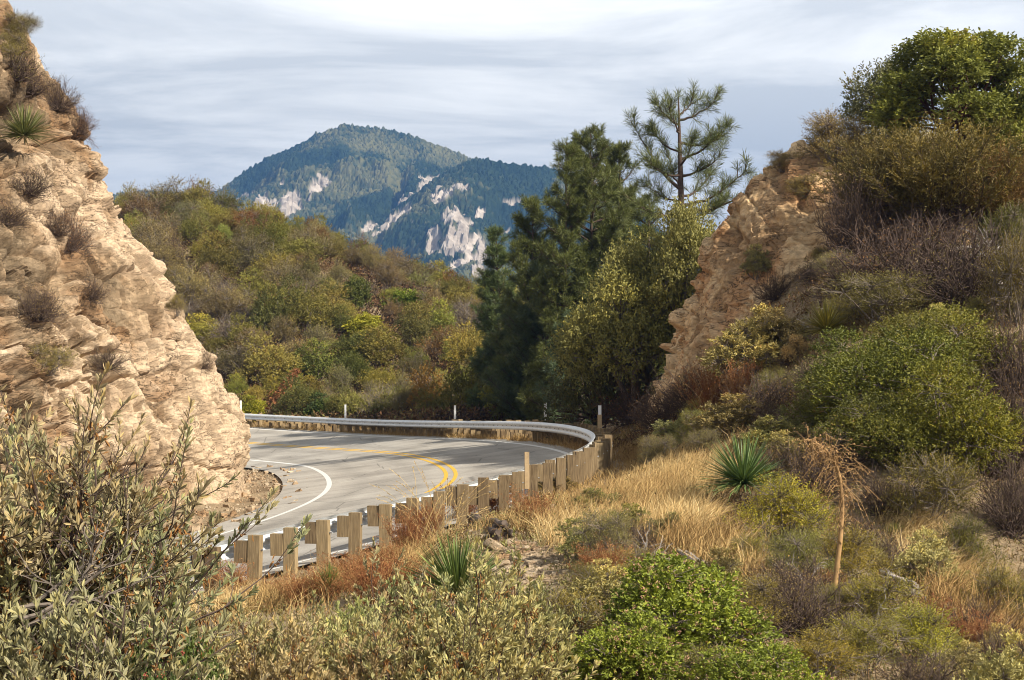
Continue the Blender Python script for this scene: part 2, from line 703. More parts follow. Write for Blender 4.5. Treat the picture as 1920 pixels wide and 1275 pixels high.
m = M('asphalt', 0.9, 0.25)
c0 = m.coord()
ag = m.vor(c0, 60.0, out='Color')
agn = m.noise(c0, 45.0, 3, 0.7)
patch = m.noise(m.coord(scale=(.6, .6, 1)), 0.8, 5, 0.6)
col = m.ramp(patch, [(0.3, (0.25, 0.228, 0.198)), (0.5, (0.32, 0.295, 0.258)), (0.75, (0.39, 0.362, 0.318))])
col = m.mix(1.0, col, m.ramp(agn, [(0.3, 0.72), (0.7, 1.25)]), 'MULTIPLY')
col = m.mix(1.0, col, m.ramp(m.math('ADD', m.attr(), m.math('MULTIPLY', m.math('SUBTRACT', patch, 0.5), .5)), [(0.12, 0.80), (0.5, 1.05)]), 'MULTIPLY')
crk = m.vor(m.mix(0.30, c0, m.new('ShaderNodeTexNoise').outputs[1]), 0.55, 'DISTANCE_TO_EDGE')
col = m.mix(m.ramp(crk, [(0.003, 0.55), (0.012, 0.0)]), col, (0.06, 0.055, 0.05))
m.color(col).bump(agn, 0.008, 0.5)
MAT_ASPH = m.m
ro = np.concatenate([[-4.9], np.linspace(-3.9, 3.9, 53), [4.05]])
wt = sum(np.exp(-((ro - c_) / .42) ** 2) for c_ in (-2.6, -.95, .95, 2.6)) * .30 + np.exp(-((np.abs(ro) - 1.78) / .35) ** 2) * .14
tag(strip('road', ro, 0.0, MAT_ASPH, tone=np.clip(.5 - wt, 0, 1)), kind='structure')


def paint(name, c, worn):
    m = M(name, 0.7, 0.3)
    n = m.noise(m.coord(), 14.0, 6, 0.7)
    m.color(m.mix(m.ramp(n, [(0.62, 0.0), (0.82, worn)]), c, (0.27, 0.25, 0.22)))
    return m.m


MAT_WHITE = paint('white_paint', (0.60, 0.59, 0.56), 0.6)
MAT_YEL = paint('yellow_paint', (0.62, 0.36, 0.03), 0.5)
tag(strip('road_edge_line', [LANE - .07, LANE + .07], 0.004, MAT_WHITE), kind='structure')
tag(strip('road_edge_line', [-LANE - .075, -LANE + .075], 0.004, MAT_WHITE), kind='structure')
tag(strip('road_centre_line', [-.19, -.08], 0.004, MAT_YEL), kind='structure')
tag(strip('road_centre_line', [.08, .19], 0.004, MAT_YEL), kind='structure')

# ------------------------------------------------------------------ guardrail
m = M('galvanised_steel', 0.42, 0.5)
n = m.noise(m.coord(), 6.0, 5, 0.6)
m.color(m.ramp(n, [(0.3, (0.52, 0.54, 0.55)), (0.7, (0.70, 0.71, 0.71))]))
m.b.inputs['Metallic'].default_value = 0.3
MAT_GALV = m.m
m = M('post_wood', 0.85, 0.2)
oi = m.new('ShaderNodeObjectInfo').outputs['Random']
g1 = m.noise(m.coord(scale=(14, 14, 0.9)), 3.0, 6, 0.65, 0.8)
g2 = m.noise(m.coord(scale=(45, 45, 1.2)), 2.0, 4, 0.6)
col = m.ramp(g1, [(0.30, (0.115, 0.075, 0.042)), (0.5, (0.215, 0.148, 0.080)), (0.72, (0.32, 0.235, 0.135))])
col = m.mix(1.0, col, m.ramp(g2, [(0.35, 0.7), (0.65, 1.2)]), 'MULTIPLY')
col = m.mix(m.ramp(oi, [(0.0, 0.0), (1.0, 0.55)]), col, m.mix(0.5, col, (0.20, 0.17, 0.09)))
m.color(m.mix(1.0, col, m.ramp(oi, [(0.0, 0.65), (1.0, 1.3)]), 'MULTIPLY')).bump(g2, 0.006, 0.6)
MAT_WOOD = m.m
MAT_BOLT = plain('bolt_steel', (0.25, 0.25, 0.25), 0.5, 0.5, 0.2, 20, 0.7)

i0 = np.argmin(abs(RS + 6.5)); i1 = np.argmin(abs(RS - 70))
ridx = np.arange(i0, i1, 2)
grail = empty('guardrail', roadpt(np.array([i0]), RAIL_O)[0])
tag(grail, 'long galvanised guardrail on wooden posts curving round the outside of the bend', 'guardrail')
GL = np.array(grail.location)
prof = [(.03, .156), (0, .15), (-.02, .128), (-.078, .105), (-.083, .08), (-.078, .052), (-.01, .022), (-.005, 0), (-.01, -.022), (-.078, -.052), (-.083, -.08), (-.078, -.105), (-.02, -.128), (0, -.15), (.03, -.156)]
# rail in overlapping 3.8 m lengths
step = 52
for a in range(0, len(ridx) - 2, step):
    idx = ridx[a:min(a + step + 3, len(ridx))]
    ov = 0.004 * ((a // step) % 2)
    V = np.stack([roadpt(idx, RAIL_O + o - ov, .56 + h) for o, h in prof], 1) - GL
    V2 = np.stack([roadpt(idx, RAIL_O + o - ov + .004, .56 + h) for o, h in prof], 1) - GL
    mb = MB()
    f = grid_faces(len(idx), len(prof))
    mb.add(V.reshape(-1, 3), f)
    mb.add(V2.reshape(-1, 3), f[:, ::-1])
    mb.build('rail', MAT_GALV, grail, smooth_=True)


def bevbox(mb, c, ax, ay, az, s, b=0.008, tint=None):
    """box with chamfered vertical edges"""
    hx, hy, hz = s[0] / 2, s[1] / 2, s[2] / 2
    ring = [(hx - b, hy), (-hx + b, hy), (-hx, hy - b), (-hx, -hy + b), (-hx + b, -hy), (hx - b, -hy), (hx, -hy + b), (hx, hy - b)]
    c = np.asarray(c, float)
    V = [c + np.asarray(ax) * x + np.asarray(ay) * y + np.asarray(az) * z for z in (-hz, hz) for x, y in ring]
    F = [[j, (j + 1) % 8, 8 + (j + 1) % 8, 8 + j] for j in range(8)]
    mb.add(V, F, tint)
    mb.add(V[8:], [list(range(8))], tint)
    mb.add(V[:8], [list(range(7, -1, -1))], tint)


# arc positions of posts along the post line
al = np.concatenate([[0], np.cumsum(np.hypot(np.diff(RX + NX * 4.28), np.diff(RY + NY * 4.28)))])
ref = np.argmin(np.hypot(*(np.array(proj(roadpt(np.arange(len(RX)), 4.28, .826))).T - np.array([539, 980])).T))
prng = np.random.default_rng(5)
POSTS = []
SP = 0.835
k0 = int(math.ceil((al[i0 + 8] - al[ref]) / SP)); k1 = int((al[i1 - 8] - al[ref]) / SP)
Z3 = np.array([0, 0, 1.0])
for k in range(k0, k1 + 1):
    i = np.argmin(abs(al - (al[ref] + k * SP)))
    an_ = R(24) * float(smooth(27, 17, RS[i]))
    ca, sa = math.cos(an_), math.sin(an_)
    t = np.array([TX[i] * ca - TY[i] * sa, TX[i] * sa + TY[i] * ca, 0]); nn = np.array([NX[i] * ca - NY[i] * sa, NX[i] * sa + NY[i] * ca, 0])
    lean = nrm(Z3 + prng.normal(0, .018, 3) * [1, 1, 0])
    top = (.79 if RS[i] < 24 else .735) + prng.normal(0, .026)
    hgt = 1.35
    rp = roadpt(np.array([i]), RAIL_O)[0]
    base = rp + nn * (.405 + prng.normal(0, .008))
    mb = MB()
    bevbox(mb, base + Z3 * (top - hgt / 2) - GL, t, nn, lean, (.152, .208, hgt), .004)
    po = mb.build('post', MAT_WOOD, grail)
    bt = min(.715 + prng.normal(0, .03), top - .02)
    mb = MB()
    bevbox(mb, rp + nn * .19 + Z3 * (bt - .19) - GL + t * prng.normal(0, .010), t, nn, nrm(Z3 + prng.normal(0, .03, 3) * [1, 1, 0]), (.146, .215, .36), .004)
    mb.build('block', MAT_WOOD, po)
    mb = MB()
    tube(mb, [base + Z3 * .55 - GL + nn * .10, base + Z3 * .55 - GL + nn * .14], .016, 6)
    mb.build('bolt', MAT_BOLT, po)
    mb = MB()
    tube(mb, [rp + Z3 * .56 - GL - nn * .012, rp + Z3 * .56 - GL - nn * .03], .02, 6)
    mb.build('bolt', MAT_BOLT, po)
    POSTS.append((i, base))

# ------------------------------------------------------------------ rock material
def rock_mat(name, dark, mid, light, rust, crack=0.05, vein=None):
    m = M(name, 0.92, 0.15)
    c0 = m.coord()
    warp = m.mix(0.35, c0, m.new('ShaderNodeTexNoise').outputs[1], 'ADD')
    big = m.noise(c0, 0.45, 5, 0.6, 0.6)
    st = m.noise(m.coord(scale=(.8, .8, 1.7), rot=(R(18), R(-32), 0)), 1.1, 8, 0.6, 0.7)
    fine = m.noise(c0, 9.0, 8, 0.7)
    col = m.ramp(st, [(0.28, dark), (0.45, mid), (0.62, vein or light), (0.78, mid)])
    col = m.mix(m.ramp(big, [(0.46, 0.0), (0.60, 0.8)]), col, rust)
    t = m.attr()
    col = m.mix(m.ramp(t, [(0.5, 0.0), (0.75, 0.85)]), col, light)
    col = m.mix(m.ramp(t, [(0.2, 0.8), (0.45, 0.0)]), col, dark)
    col = m.mix(1.0, col, m.ramp(fine, [(0.3, 0.68), (0.7, 1.28)]), 'MULTIPLY')
    e = m.noise(m.coord(scale=(.8, .8, 3.4), rot=(R(25), R(-38), 0)), 1.3, 8, 0.62, 1.6)
    cr = m.ramp(m.math('ABSOLUTE', m.math('SUBTRACT', e, 0.5)), [(0.004, 0.9), (0.022, 0.0)])
    col = m.mix(m.math('MULTIPLY', cr, m.ramp(big, [(0.42, 0.0), (0.55, 1.0)])), col, (crack, crack * .7, crack * .45))
    m.color(col).bump(m.math('SUBTRACT', m.math('ADD', fine, m.math('MULTIPLY', st, .5)), cr), 0.035, 0.6)
    return m.m


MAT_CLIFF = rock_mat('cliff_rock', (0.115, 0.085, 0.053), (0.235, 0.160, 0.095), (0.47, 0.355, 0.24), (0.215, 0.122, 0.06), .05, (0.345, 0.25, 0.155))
MAT_CRAG = rock_mat('crag_rock', (0.23, 0.145, 0.075), (0.50, 0.335, 0.175), (0.62, 0.45, 0.26), (0.40, 0.205, 0.09))


def cliff_surface(base, insets, nt, nz, zs, dirs):
    """base: plan polyline; insets: for each height z the distance the face has leaned in; returns grid points"""
    base = np.asarray(base, float)
    tt = np.concatenate([[0], np.cumsum(np.hypot(*np.diff(base[:, :2], axis=0).T))])
    tn = np.linspace(0, tt[-1], nt)
    # smooth spline through the base points
    def cs(y):
        from numpy import interp
        v = interp(tn, tt, y)
        w = np.ones(31) / 31
        k = max(3, int(nt * .04) | 1)
        w = np.hanning(k + 2)[1:-1]; w /= w.sum()
        pad = k // 2
        vv = np.concatenate([2 * v[0] - v[pad:0:-1], v, 2 * v[-1] - v[-2:-pad - 2:-1]])
        return np.convolve(vv, w, 'valid')
    bx, by, bz = cs(base[:, 0]), cs(base[:, 1]), cs(base[:, 2])
    dirs = np.asarray(dirs, float)
    dx, dy = cs(dirs[:, 0]), cs(dirs[:, 1])
    insets = np.asarray(insets, float)          # rows per base point, columns per zs
    ins = np.stack([cs(insets[:, j]) for j in range(len(zs))], 1)
    vz = np.linspace(0, 1, nz)
    zz = np.interp(vz, np.linspace(0, 1, len(zs)), zs)
    I = np.stack([np.interp(vz, np.linspace(0, 1, len(zs)), r) for r in ins])
    k = max(3, int(nz * .05) | 1); w = np.hanning(k + 2)[1:-1]; w /= w.sum(); pad = k // 2
    I = np.stack([np.convolve(np.concatenate([2 * r[0] - r[pad:0:-1], r, 2 * r[-1] - r[-2:-pad - 2:-1]]), w, 'valid') for r in I])
    X = bx[:, None] + dx[:, None] * I
    Y = by[:, None] + dy[:, None] * I
    Z = bz[:, None] + zz[None]
    return np.stack([X, Y, Z], -1)


def grid_normals(G):
    du = np.gradient(G, axis=0); dv = np.gradient(G, axis=1)
    return nrm(np.cross(du, dv))


# left cliff: nose of the spur the road is cut round
B = [(-15.6, 29.5, -.6), (-13.6, 33, -.5), (-11.0, 38.5, -.25), (-9.0, 43.5, -.1), (-7.75, 47.2, 0.0), (-7.45, 50, 0), (-8.1, 55, 0), (-9.6, 62, -.1), (-11.2, 67, -.1)]
ZS = [-0.6, 1.5, 3.3, 5.0, 6.6, 8.2, 9.6, 11.2, 13.0, 15.0, 16.4, 17.2]
nose = [.4, .8, 1.6, 2.45, 3.45, 4.6, 5.55, 6.3, 7.2, 8.7, 11.5, 18]
front = [.1, 1.0, 1.7, 2.4, 3.1, 4.4, 5.3, 6.0, 7.0, 8.7, 12, 19]
IN = [front, front, front, [a * .6 + b * .4 for a, b in zip(nose, front)], nose, nose, nose, nose, nose]
DI = [(-.80, .60), (-.82, .57), (-.86, .5), (-.93, .36), (-.99, .1), (-1, 0), (-.99, -.12), (-.97, -.25), (-.95, -.32)]
NT, NZ = 620, 520
G = cliff_surface(B, IN, NT, NZ, ZS, DI)
N = -grid_normals(G)
if N[NT // 2, NZ // 3, 0] < 0:
    N = -N
g0 = G.reshape(-1, 3)
# strata axes: dip down to the right
sx = nrm(np.array([0.55, 0.35, -0.75])); sy = nrm(np.cross([0, 0, 1.0], sx)); sz = np.cross(sx, sy)
q = np.stack([g0 @ sx, g0 @ sy, g0 @ sz], 1)
warp = np.stack([fbm(g0 * .5, 3, 41), fbm(g0 * .5, 3, 42), fbm(g0 * .5, 3, 43)], 1)
wp2 = np.stack([fbm(g0 * 1.6, 3, 44), fbm(g0 * 1.6, 3, 45), fbm(g0 * 1.6, 3, 46)], 1)
f1, e1 = facets((q + warp * .8) * [0.22, .42, .55], 1)
f2, e2 = facets((q + warp * .5 + wp2 * .12) * [0.62, 1.0, 1.35], 11)
f3, e3 = facets((q + warp * .3 + wp2 * .12) * [1.7, 2.6, 3.6], 21)
f4, e4 = facets((q + wp2 * .08) * [4.2, 6.5, 9], 31)
s1, d1 = facets((q + warp * .7) * [0.13, .42, .40], 301)
s2, d2 = facets((q + warp * .4 + wp2 * .1) * [.45, 1.3, 1.2], 311)
low = fbm(g0 * .16, 3, 50)
pxl, pyl = proj(g0)
# how broken the face is: slabby smooth on the nose, shattered on the side towards the camera
tpar = np.repeat(np.linspace(0, 1, NT), NZ)
slab = smooth(0.36, 0.46, tpar + .05 * low + .02 * vnoise(g0 * .9, 55))
brk = smooth(-.1, .5, fbm(g0 * .35, 2, 52))
j1, k1 = joints(g0, (.15, .95, .12), 1.25, 700)
j2, k2 = joints(g0, (-.55, .25, .80), .95, 710)
j3, k3 = joints(g0, (.45, .55, .70), .42, 720)
j4, k4 = joints(g0, (-.5, .1, .85), .22, 730, .5, 5.0)
msk = smooth(-.25, .35, fbm(g0 * .5, 2, 740))
jnt = .17 * j1 + .17 * j2 + .08 * j3 + .035 * j4 - .26 * np.exp(-k1 / .06) * msk - .22 * np.exp(-k2 / .055) * (1 - .6 * msk) - .05 * np.exp(-k3 / .03)
shat = .42 * f1 + .16 * f2 + 1.35 * jnt + .03 * f3 + .025 * fbm(g0 * 3, 5, 60) - .22 * np.exp(-e1 * 20) * brk
slb = .30 * s1 + .05 * s2 + 1.15 * jnt + .03 * f3 * brk + .02 * fbm(g0 * 3, 5, 60) - .12 * np.exp(-d1 * 26) - .04 * np.exp(-d2 * 24) * brk
dsp = 0.30 * low + shat * (1 - slab) + slb * slab
# overhanging alcove above the yucca ledge, its shade also painted into the tint
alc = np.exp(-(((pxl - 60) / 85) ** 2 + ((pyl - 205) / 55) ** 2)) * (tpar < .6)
led = np.exp(-(((pxl - 40) / 80) ** 2 + ((pyl - 335) / 30) ** 2)) * (tpar < .6)
dsp = dsp - 1.0 * alc + 0.55 * led
gull = np.exp(-(((pxl - (150 + (pyl - 400) * -.35)) / 16) ** 2)) * smooth(330, 420, pyl) * smooth(640, 560, pyl) * (tpar < .6)
dsp = dsp - .45 * gull
edge = np.clip(np.tile(np.linspace(0, 1, NZ), NT) * 14, 0, 1)
g1 = g0 + N.reshape(-1, 3) * (dsp * edge)[:, None]
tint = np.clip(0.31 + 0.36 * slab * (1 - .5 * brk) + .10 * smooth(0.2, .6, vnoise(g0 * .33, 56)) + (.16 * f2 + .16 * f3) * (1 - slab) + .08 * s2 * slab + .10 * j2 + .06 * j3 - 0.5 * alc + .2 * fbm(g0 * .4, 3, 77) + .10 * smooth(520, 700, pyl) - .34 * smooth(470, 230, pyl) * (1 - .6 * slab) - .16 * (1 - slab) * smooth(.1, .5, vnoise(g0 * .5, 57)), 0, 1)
cmb = MB()
cF = grid_faces(NT, NZ)
if N[NT // 2, NZ // 3] @ np.cross(G[NT // 2 + 1, NZ // 3] - G[NT // 2, NZ // 3], G[NT // 2, NZ // 3 + 1] - G[NT // 2, NZ // 3]) < 0:
    cF = cF[:, ::-1]
cmb.add(g1, cF, tint)
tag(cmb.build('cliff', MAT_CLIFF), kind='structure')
CLIFF = (g1, cF)
print('cliff', round(time.time() - T0, 1))

# right crag: the cut end of the hill across the bend
B = [(8.5, 60, 1.5), (5.6, 55.5, 1.3), (4.3, 51.5, 1.3), (3.75, 48, 1.6), (4.3, 45.2, 2.0), (5.6, 43.0, 2.6), (7.0, 41.4, 3.2), (8.6, 40.6, 3.6), (10.5, 40.2, 3.9)]
B = [(x_, y_, 0) for x_, y_, z_ in B]
ZS = [0.6, 2.4, 3.7, 5.2, 6.3, 7.3, 8.1, 8.9, 9.5, 9.8, 9.7]
nose = [-.2, .1, .5, 1.05, 1.5, 1.95, 2.5, 3.4, 4.4, 6.0, 9]
fr = [-1.6, -.5, .1, 1.2, 2.1, 3.0, 3.9, 5.0, 6.4, 8.2, 11]
mid = [(a + b) / 2 for a, b in zip(nose, fr)]
IN = [nose, nose, nose, nose, mid, fr, fr, fr, fr]
DI = [(.9, -.45), (.95, -.3), (.99, -.1), (1, .08), (.90, .42), (.74, .67), (.60, .80), (.5, .87), (.4, .92)]
NT, NZ = 420, 380
G = cliff_surface(B, IN, NT, NZ, ZS, DI)
N = grid_normals(G)
if N[NT // 2, NZ // 3, 0] > 0:
    N = -N
g0 = G.reshape(-1, 3)
q = g0
warp = np.stack([fbm(g0 * .6, 3, 141), fbm(g0 * .6, 3, 142), fbm(g0 * .6, 3, 143)], 1)
wp2 = np.stack([fbm(g0 * 2.0, 3, 144), fbm(g0 * 2.0, 3, 145), fbm(g0 * 2.0, 3, 146)], 1)
sx = nrm(np.array([0.7, 0.2, -0.65])); sy = nrm(np.cross([0, 0, 1.0], sx)); sz = np.cross(sx, sy)
q = np.stack([g0 @ sx, g0 @ sy, g0 @ sz], 1)
f1, e1 = facets((q + warp * .8) * [.35, .5, .6], 101)
f2, e2 = facets((q + warp * .4 + wp2 * .15) * [.9, 1.4, 1.6], 111)
f3, e3 = facets((q + warp * .2 + wp2 * .12) * [2.4, 3.4, 4.4], 121)
f4, e4 = facets((q + wp2 * .06) * [6, 8, 10], 131)
tpar = np.repeat(np.linspace(0, 1, NT), NZ)
rough = 1 - .6 * smooth(.50, .62, tpar)
brk = smooth(-.2, .5, fbm(g0 * .5, 2, 152))
j1, k1 = joints(g0, (.2, .9, .35), .95, 800)
j2, k2 = joints(g0, (.62, -.2, .75), .70, 810)
j3, k3 = joints(g0, (.7, .5, -.5), .36, 820)
j4, k4 = joints(g0, (.5, -.4, .75), .20, 830, .5, 4.0)
jnt = .17 * j1 + .15 * j2 + .09 * j3 + .04 * j4 - .12 * np.exp(-k1 / .04) - .10 * np.exp(-k2 / .04) - .05 * np.exp(-k3 / .03)
dsp = .25 * fbm(g0 * .25, 3, 150) + rough * (.26 * f1 + .10 * f2 + .85 * jnt) + .05 * fbm(g0 * 4, 5, 160) - .10 * np.exp(-e2 * 22) * rough * brk
edge = np.clip(np.tile(np.linspace(0, 1, NZ), NT) * 14, 0, 1)
g1 = g0 + N.reshape(-1, 3) * (dsp * edge)[:, None]
tint = np.clip(.52 + .2 * f2 + .2 * f3 * rough + .2 * fbm(g0 * .5, 3, 177) - .12 * smooth(.50, .62, tpar), 0, 1)
cmb = MB()
cF = grid_faces(NT, NZ)
if N[NT // 2, NZ // 3] @ np.cross(G[NT // 2 + 1, NZ // 3] - G[NT // 2, NZ // 3], G[NT // 2, NZ // 3 + 1] - G[NT // 2, NZ // 3]) < 0:
    cF = cF[:, ::-1]
cmb.add(g1, cF, tint)
tag(cmb.build('rock_face', MAT_CRAG), kind='structure')
CRAG = (g1, cF)
print('crag', round(time.time() - T0, 1))

# ------------------------------------------------------------------ far mountain
def prof_z(px_list, py_list, Yd):
    xs = (np.array(px_list, float) - 960) / FPX * Yd
    zs = HC + (YH - np.array(py_list, float)) / FPX * Yd
    return xs, zs


YA, YB = 2300.0, 1900.0
axs, azs = prof_z([-500, -100, 100, 200, 270, 340, 410, 440, 500, 560, 600, 640, 690, 730, 760, 820, 880, 950, 1060, 1150, 1300, 1600, 2300],
                  [520, 420, 375, 366, 352, 357, 352, 330, 292, 264, 244, 229, 233, 238, 246, 266, 292, 318, 360, 420, 470, 520, 560], YA)
bxs, bzs = prof_z([-500, 500, 620, 700, 760, 820, 870, 905, 960, 1040, 1120, 1200, 1300, 1600, 2300],
                  [700, 640, 520, 440, 375, 325, 297, 292, 300, 309, 345, 400, 470, 560, 620], YB)
nx, ny = 900, 520
xs = np.linspace(-700, 420, nx)
ys = np.concatenate([np.linspace(1080, 1500, 90, endpoint=False), np.linspace(1500, 2420, ny - 90)])
X, Y = np.meshgrid(xs, ys, indexing='ij')
x, y = X.ravel(), Y.ravel()
pn = np.stack([x, y, np.zeros_like(x)], 1)
xa = x + 60 * fbm(pn * .004, 3, 201) * smooth(2300, 2100, y)
zA = np.interp(xa, axs, azs)
tA = (YA - y) / 900
fA = np.where(tA > 0, np.clip(1 - 0.62 * np.clip(tA, 0, 1) ** .8 - .38 * np.clip(tA, 0, 1) ** 2, 0, 1), 1 + tA * .9)
base = -75.0
hA = base + (zA - base) * np.clip(fA, 0, 1)
xb = x + 40 * fbm(pn * .006, 3, 211) * smooth(1900, 1750, y)
zB = np.interp(xb, bxs, bzs)
tB = (YB - y) / 560
fB = np.where(tB > 0, np.clip(1 - 0.75 * np.clip(tB, 0, 1) ** .85 - .25 * np.clip(tB, 0, 1) ** 2, 0, 1), 1 + tB * .9)
hB = base + (zB - base) * np.clip(fB, 0, 1)
kk = 14.0
hm = np.maximum(hA, hB) + kk * np.log(1 + np.exp(-np.abs(hA - hB) / kk)) - kk * .3
sp1 = 1 - np.abs(vnoise(pn * [.0085, .0035, 1], 220) + .4 * vnoise(pn * [.02, .009, 1], 221))
sk = np.minimum(smooth(2295, 2150, y), np.maximum(smooth(1890, 1780, y), smooth(hB - 5, hB + 40, hA)))
hm = hm + sk * (30 * (sp1 - .6) + 16 * fbm(pn * .018, 4, 222) - 22 * np.clip(1 - np.abs(vnoise(pn * [.011, .004, 1] + 9, 226)) * 3.2, 0, 1))
hm = np.maximum(hm, base - 5)
pm = np.stack([x, y, hm], 1)
mpx, mpy = proj(pm)
# bare pale granite faces
nz1 = fbm(pn * [.022, .022, 1], 5, 230, .6)
rk = np.full(len(x), -1.0)
for cx_, cy_, rx, ry, a in [(555, 372, 42, 34, .3), (590, 348, 30, 20, -.5), (490, 385, 40, 14, 0), (525, 345, 14, 14, 0), (828, 365, 36, 34, .3), (845, 350, 20, 12, 0),
                            (737, 414, 40, 9, -.75), (774, 418, 30, 9, 1.2), (885, 450, 26, 12, -.5), (862, 470, 16, 8, .4), (838, 458, 22, 18, .2), (873, 492, 26, 8, -.4), (814, 466, 20, 16, .5), (812, 440, 14, 9, 0),
                            (896, 510, 22, 14, -.5), (960, 378, 38, 9, -.1), (896, 405, 22, 9, -.7), (870, 432, 8, 24, .2), (940, 440, 24, 8, -.2), (1000, 400, 20, 8, 0), (660, 262, 10, 4, 0), (500, 400, 40, 12, .2), (905, 480, 10, 26, .1), (690, 430, 16, 6, -.6)]:
    dx, dy = mpx - cx_, mpy - cy_
    u = (dx * math.cos(a) + dy * math.sin(a)) / rx; v = (-dx * math.sin(a) + dy * math.cos(a)) / ry
    rk = np.maximum(rk, 1.0 - np.sqrt(u * u + v * v))
rock = smooth(0.0, .10, rk + nz1 * .85 + .5 * fbm(pn * [.10, .05, 1], 3, 233) - .36)
# tree crowns as bumps, bare rock as facets
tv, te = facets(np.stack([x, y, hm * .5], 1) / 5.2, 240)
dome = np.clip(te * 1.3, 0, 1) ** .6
big = .6 + .8 * (vnoise(pn * .05, 250) * .5 + .5)
fr1, _ = facets(pm / [22, 22, 30], 260)
fr2, _ = facets(pm / [8, 8, 11], 270)
hm2 = hm + (1 - rock) * (4.6 * dome * big + 1.5 * tv) + rock * (5.0 * fr1 + 2.6 * fr2)
pm = np.stack([x, y, hm2], 1)
mat_m = M('mountain_cover', 0.95, 0.05)
t = mat_m.attr()
tr = mat_m.attr('rock')
c0 = mat_m.coord()
nf = mat_m.noise(c0, .012, 5, .6)
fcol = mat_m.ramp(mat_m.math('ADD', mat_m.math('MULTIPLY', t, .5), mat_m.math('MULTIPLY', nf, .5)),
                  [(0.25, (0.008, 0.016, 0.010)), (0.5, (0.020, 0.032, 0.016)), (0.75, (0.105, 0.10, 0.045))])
rcol = mat_m.ramp(mat_m.noise(c0, .06, 6, .65), [(0.3, (0.20, 0.165, 0.135)), (0.7, (0.44, 0.385, 0.33))])
mat_m.color(mat_m.mix(tr, fcol, rcol))
mb = MB()
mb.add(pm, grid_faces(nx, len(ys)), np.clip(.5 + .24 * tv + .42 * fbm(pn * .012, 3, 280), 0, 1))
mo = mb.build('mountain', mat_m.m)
at = mo.data.attributes.new('rock', 'FLOAT', 'POINT')
at.data.foreach_set('value', rock.astype(np.float32))
tag(mo, kind='structure')
print('mountain', round(time.time() - T0, 1))

# ------------------------------------------------------------------ haze
hz = MB()
box(hz, (0, 0, 145), (1, 0, 0), (0, 1, 0), (0, 0, 1), (6300, 6300, 450))
hm_ = bpy.data.materials.new('haze')
hm_.use_nodes = True
hm_.node_tree.nodes.clear()
pv = hm_.node_tree.nodes.new('ShaderNodeVolumePrincipled')
pv.inputs['Color'].default_value = (0.20, 0.46, 1.0, 1)
pv.inputs['Density'].default_value = 0.00015
pv.inputs['Anisotropy'].default_value = 0.2
ho = hm_.node_tree.nodes.new('ShaderNodeOutputMaterial')
hm_.node_tree.links.new(pv.outputs[0], ho.inputs['Volume'])
tag(hz.build('haze', hm_), kind='stuff')

# ------------------------------------------------------------------ ground look-up
def bvh_of(V, F):
    return BVHTree.FromPolygons([tuple(v) for v in V], [tuple(f) for f in F])


ai = np.where(np.abs(ang) <= 18.01)[0][::3]
ri = np.where(rad < 168)[0][::2]
sub = (ai[:, None] * len(rad) + ri[None]).ravel()
BV = [bvh_of(gp[sub], grid_faces(len(ai), len(ri)))]
for (V, F), (nt, nz) in ((CLIFF, (620, 520)), (CRAG, (420, 380))):
    ii = np.arange(0, nt, 4); jj = np.arange(0, nz, 4)
    BV.append(bvh_of(V[(ii[:, None] * nz + jj[None]).ravel()], grid_faces(len(ii), len(jj))))


def hit(px, py):
    o = Vector((0, 0, HC)); d = Vector(ray(px, py)).normalized()
    best = None
    for b in BV:
        h = b.ray_cast(o, d)
        if h[0] is not None and (best is None or h[3] < best[3]):
            best = h
    return None if best is None else np.array(best[0])


def drop(x, y):
    z = float(height([x], [y])[0])
    o = Vector((x, y, 60))
    for b in BV[1:]:
        h = b.ray_cast(o, Vector((0, 0, -1)))
        if h[0] is not None:
            z = max(z, h[0].z)
    return np.array([x, y, z])


print('bvh', round(time.time() - T0, 1))

# ------------------------------------------------------------------ plant materials
L_FINE = leaf_material('fine_leaves')
L_GLOSS = leaf_material('glossy_leaves', 0.55, 1.5, (0.25, 0.15, 0.05), 0.95, 0.25, 0.5, 0.25)
L_BROAD = leaf_material('woolly_leaves', 0.65, 1.4, (0.24, 0.12, 0.035), 0.93, 0.2, 0.6, 0.25)
L_NEEDLE = leaf_material('needles', 0.5, 1.5, (0.15, 0.10, 0.03), 0.97, 0.12, 0.5, 0.3)
L_BLADE = leaf_material('yucca_blades', 0.55, 1.55, (0.33, 0.25, 0.12), 0.93, 0.08, 0.4, 0.4)
L_DEAD = plain('dead_leaves', (0.23, 0.115, 0.04), 0.9, 0.1, 0.4, 30)
L_PINK = plain('pink_seed_heads', (0.44, 0.25, 0.17), 0.8, 0.1, 0.4, 30)
L_RED = plain('red_seed_heads', (0.30, 0.085, 0.06), 0.8, 0.1, 0.4, 30)
BARK = plain('grey_bark', (0.17, 0.14, 0.115), 0.95, 0.1, 0.4, 14)
BARK_D = plain('dark_bark', (0.085, 0.06, 0.048), 0.95, 0.1, 0.4, 14)
BARK_R = plain('red_bark', (0.12, 0.06, 0.04), 0.9, 0.2, 0.3, 14)
DEADWOOD = plain('bleached_wood', (0.30, 0.27, 0.24), 0.9, 0.1, 0.3, 14)
m = M('dry_grass', 0.9, 0.1)
m.color(m.ramp(m.attr(), [(0.0, (0.17, 0.09, 0.035)), (0.35, (0.34, 0.215, 0.085)), (0.7, (0.50, 0.35, 0.15)), (1.0, (0.60, 0.47, 0.25))]))
MAT_GRASS = m.m
m = M('dead_weeds', 0.9, 0.1)
m.color(m.ramp(m.attr(), [(0.0, (0.06, 0.04, 0.028)), (0.22, (0.15, 0.075, 0.035)), (0.45, (0.20, 0.14, 0.06)), (0.65, (0.17, 0.16, 0.05)), (0.82, (0.23, 0.20, 0.085)), (1.0, (0.36, 0.29, 0.16))]))
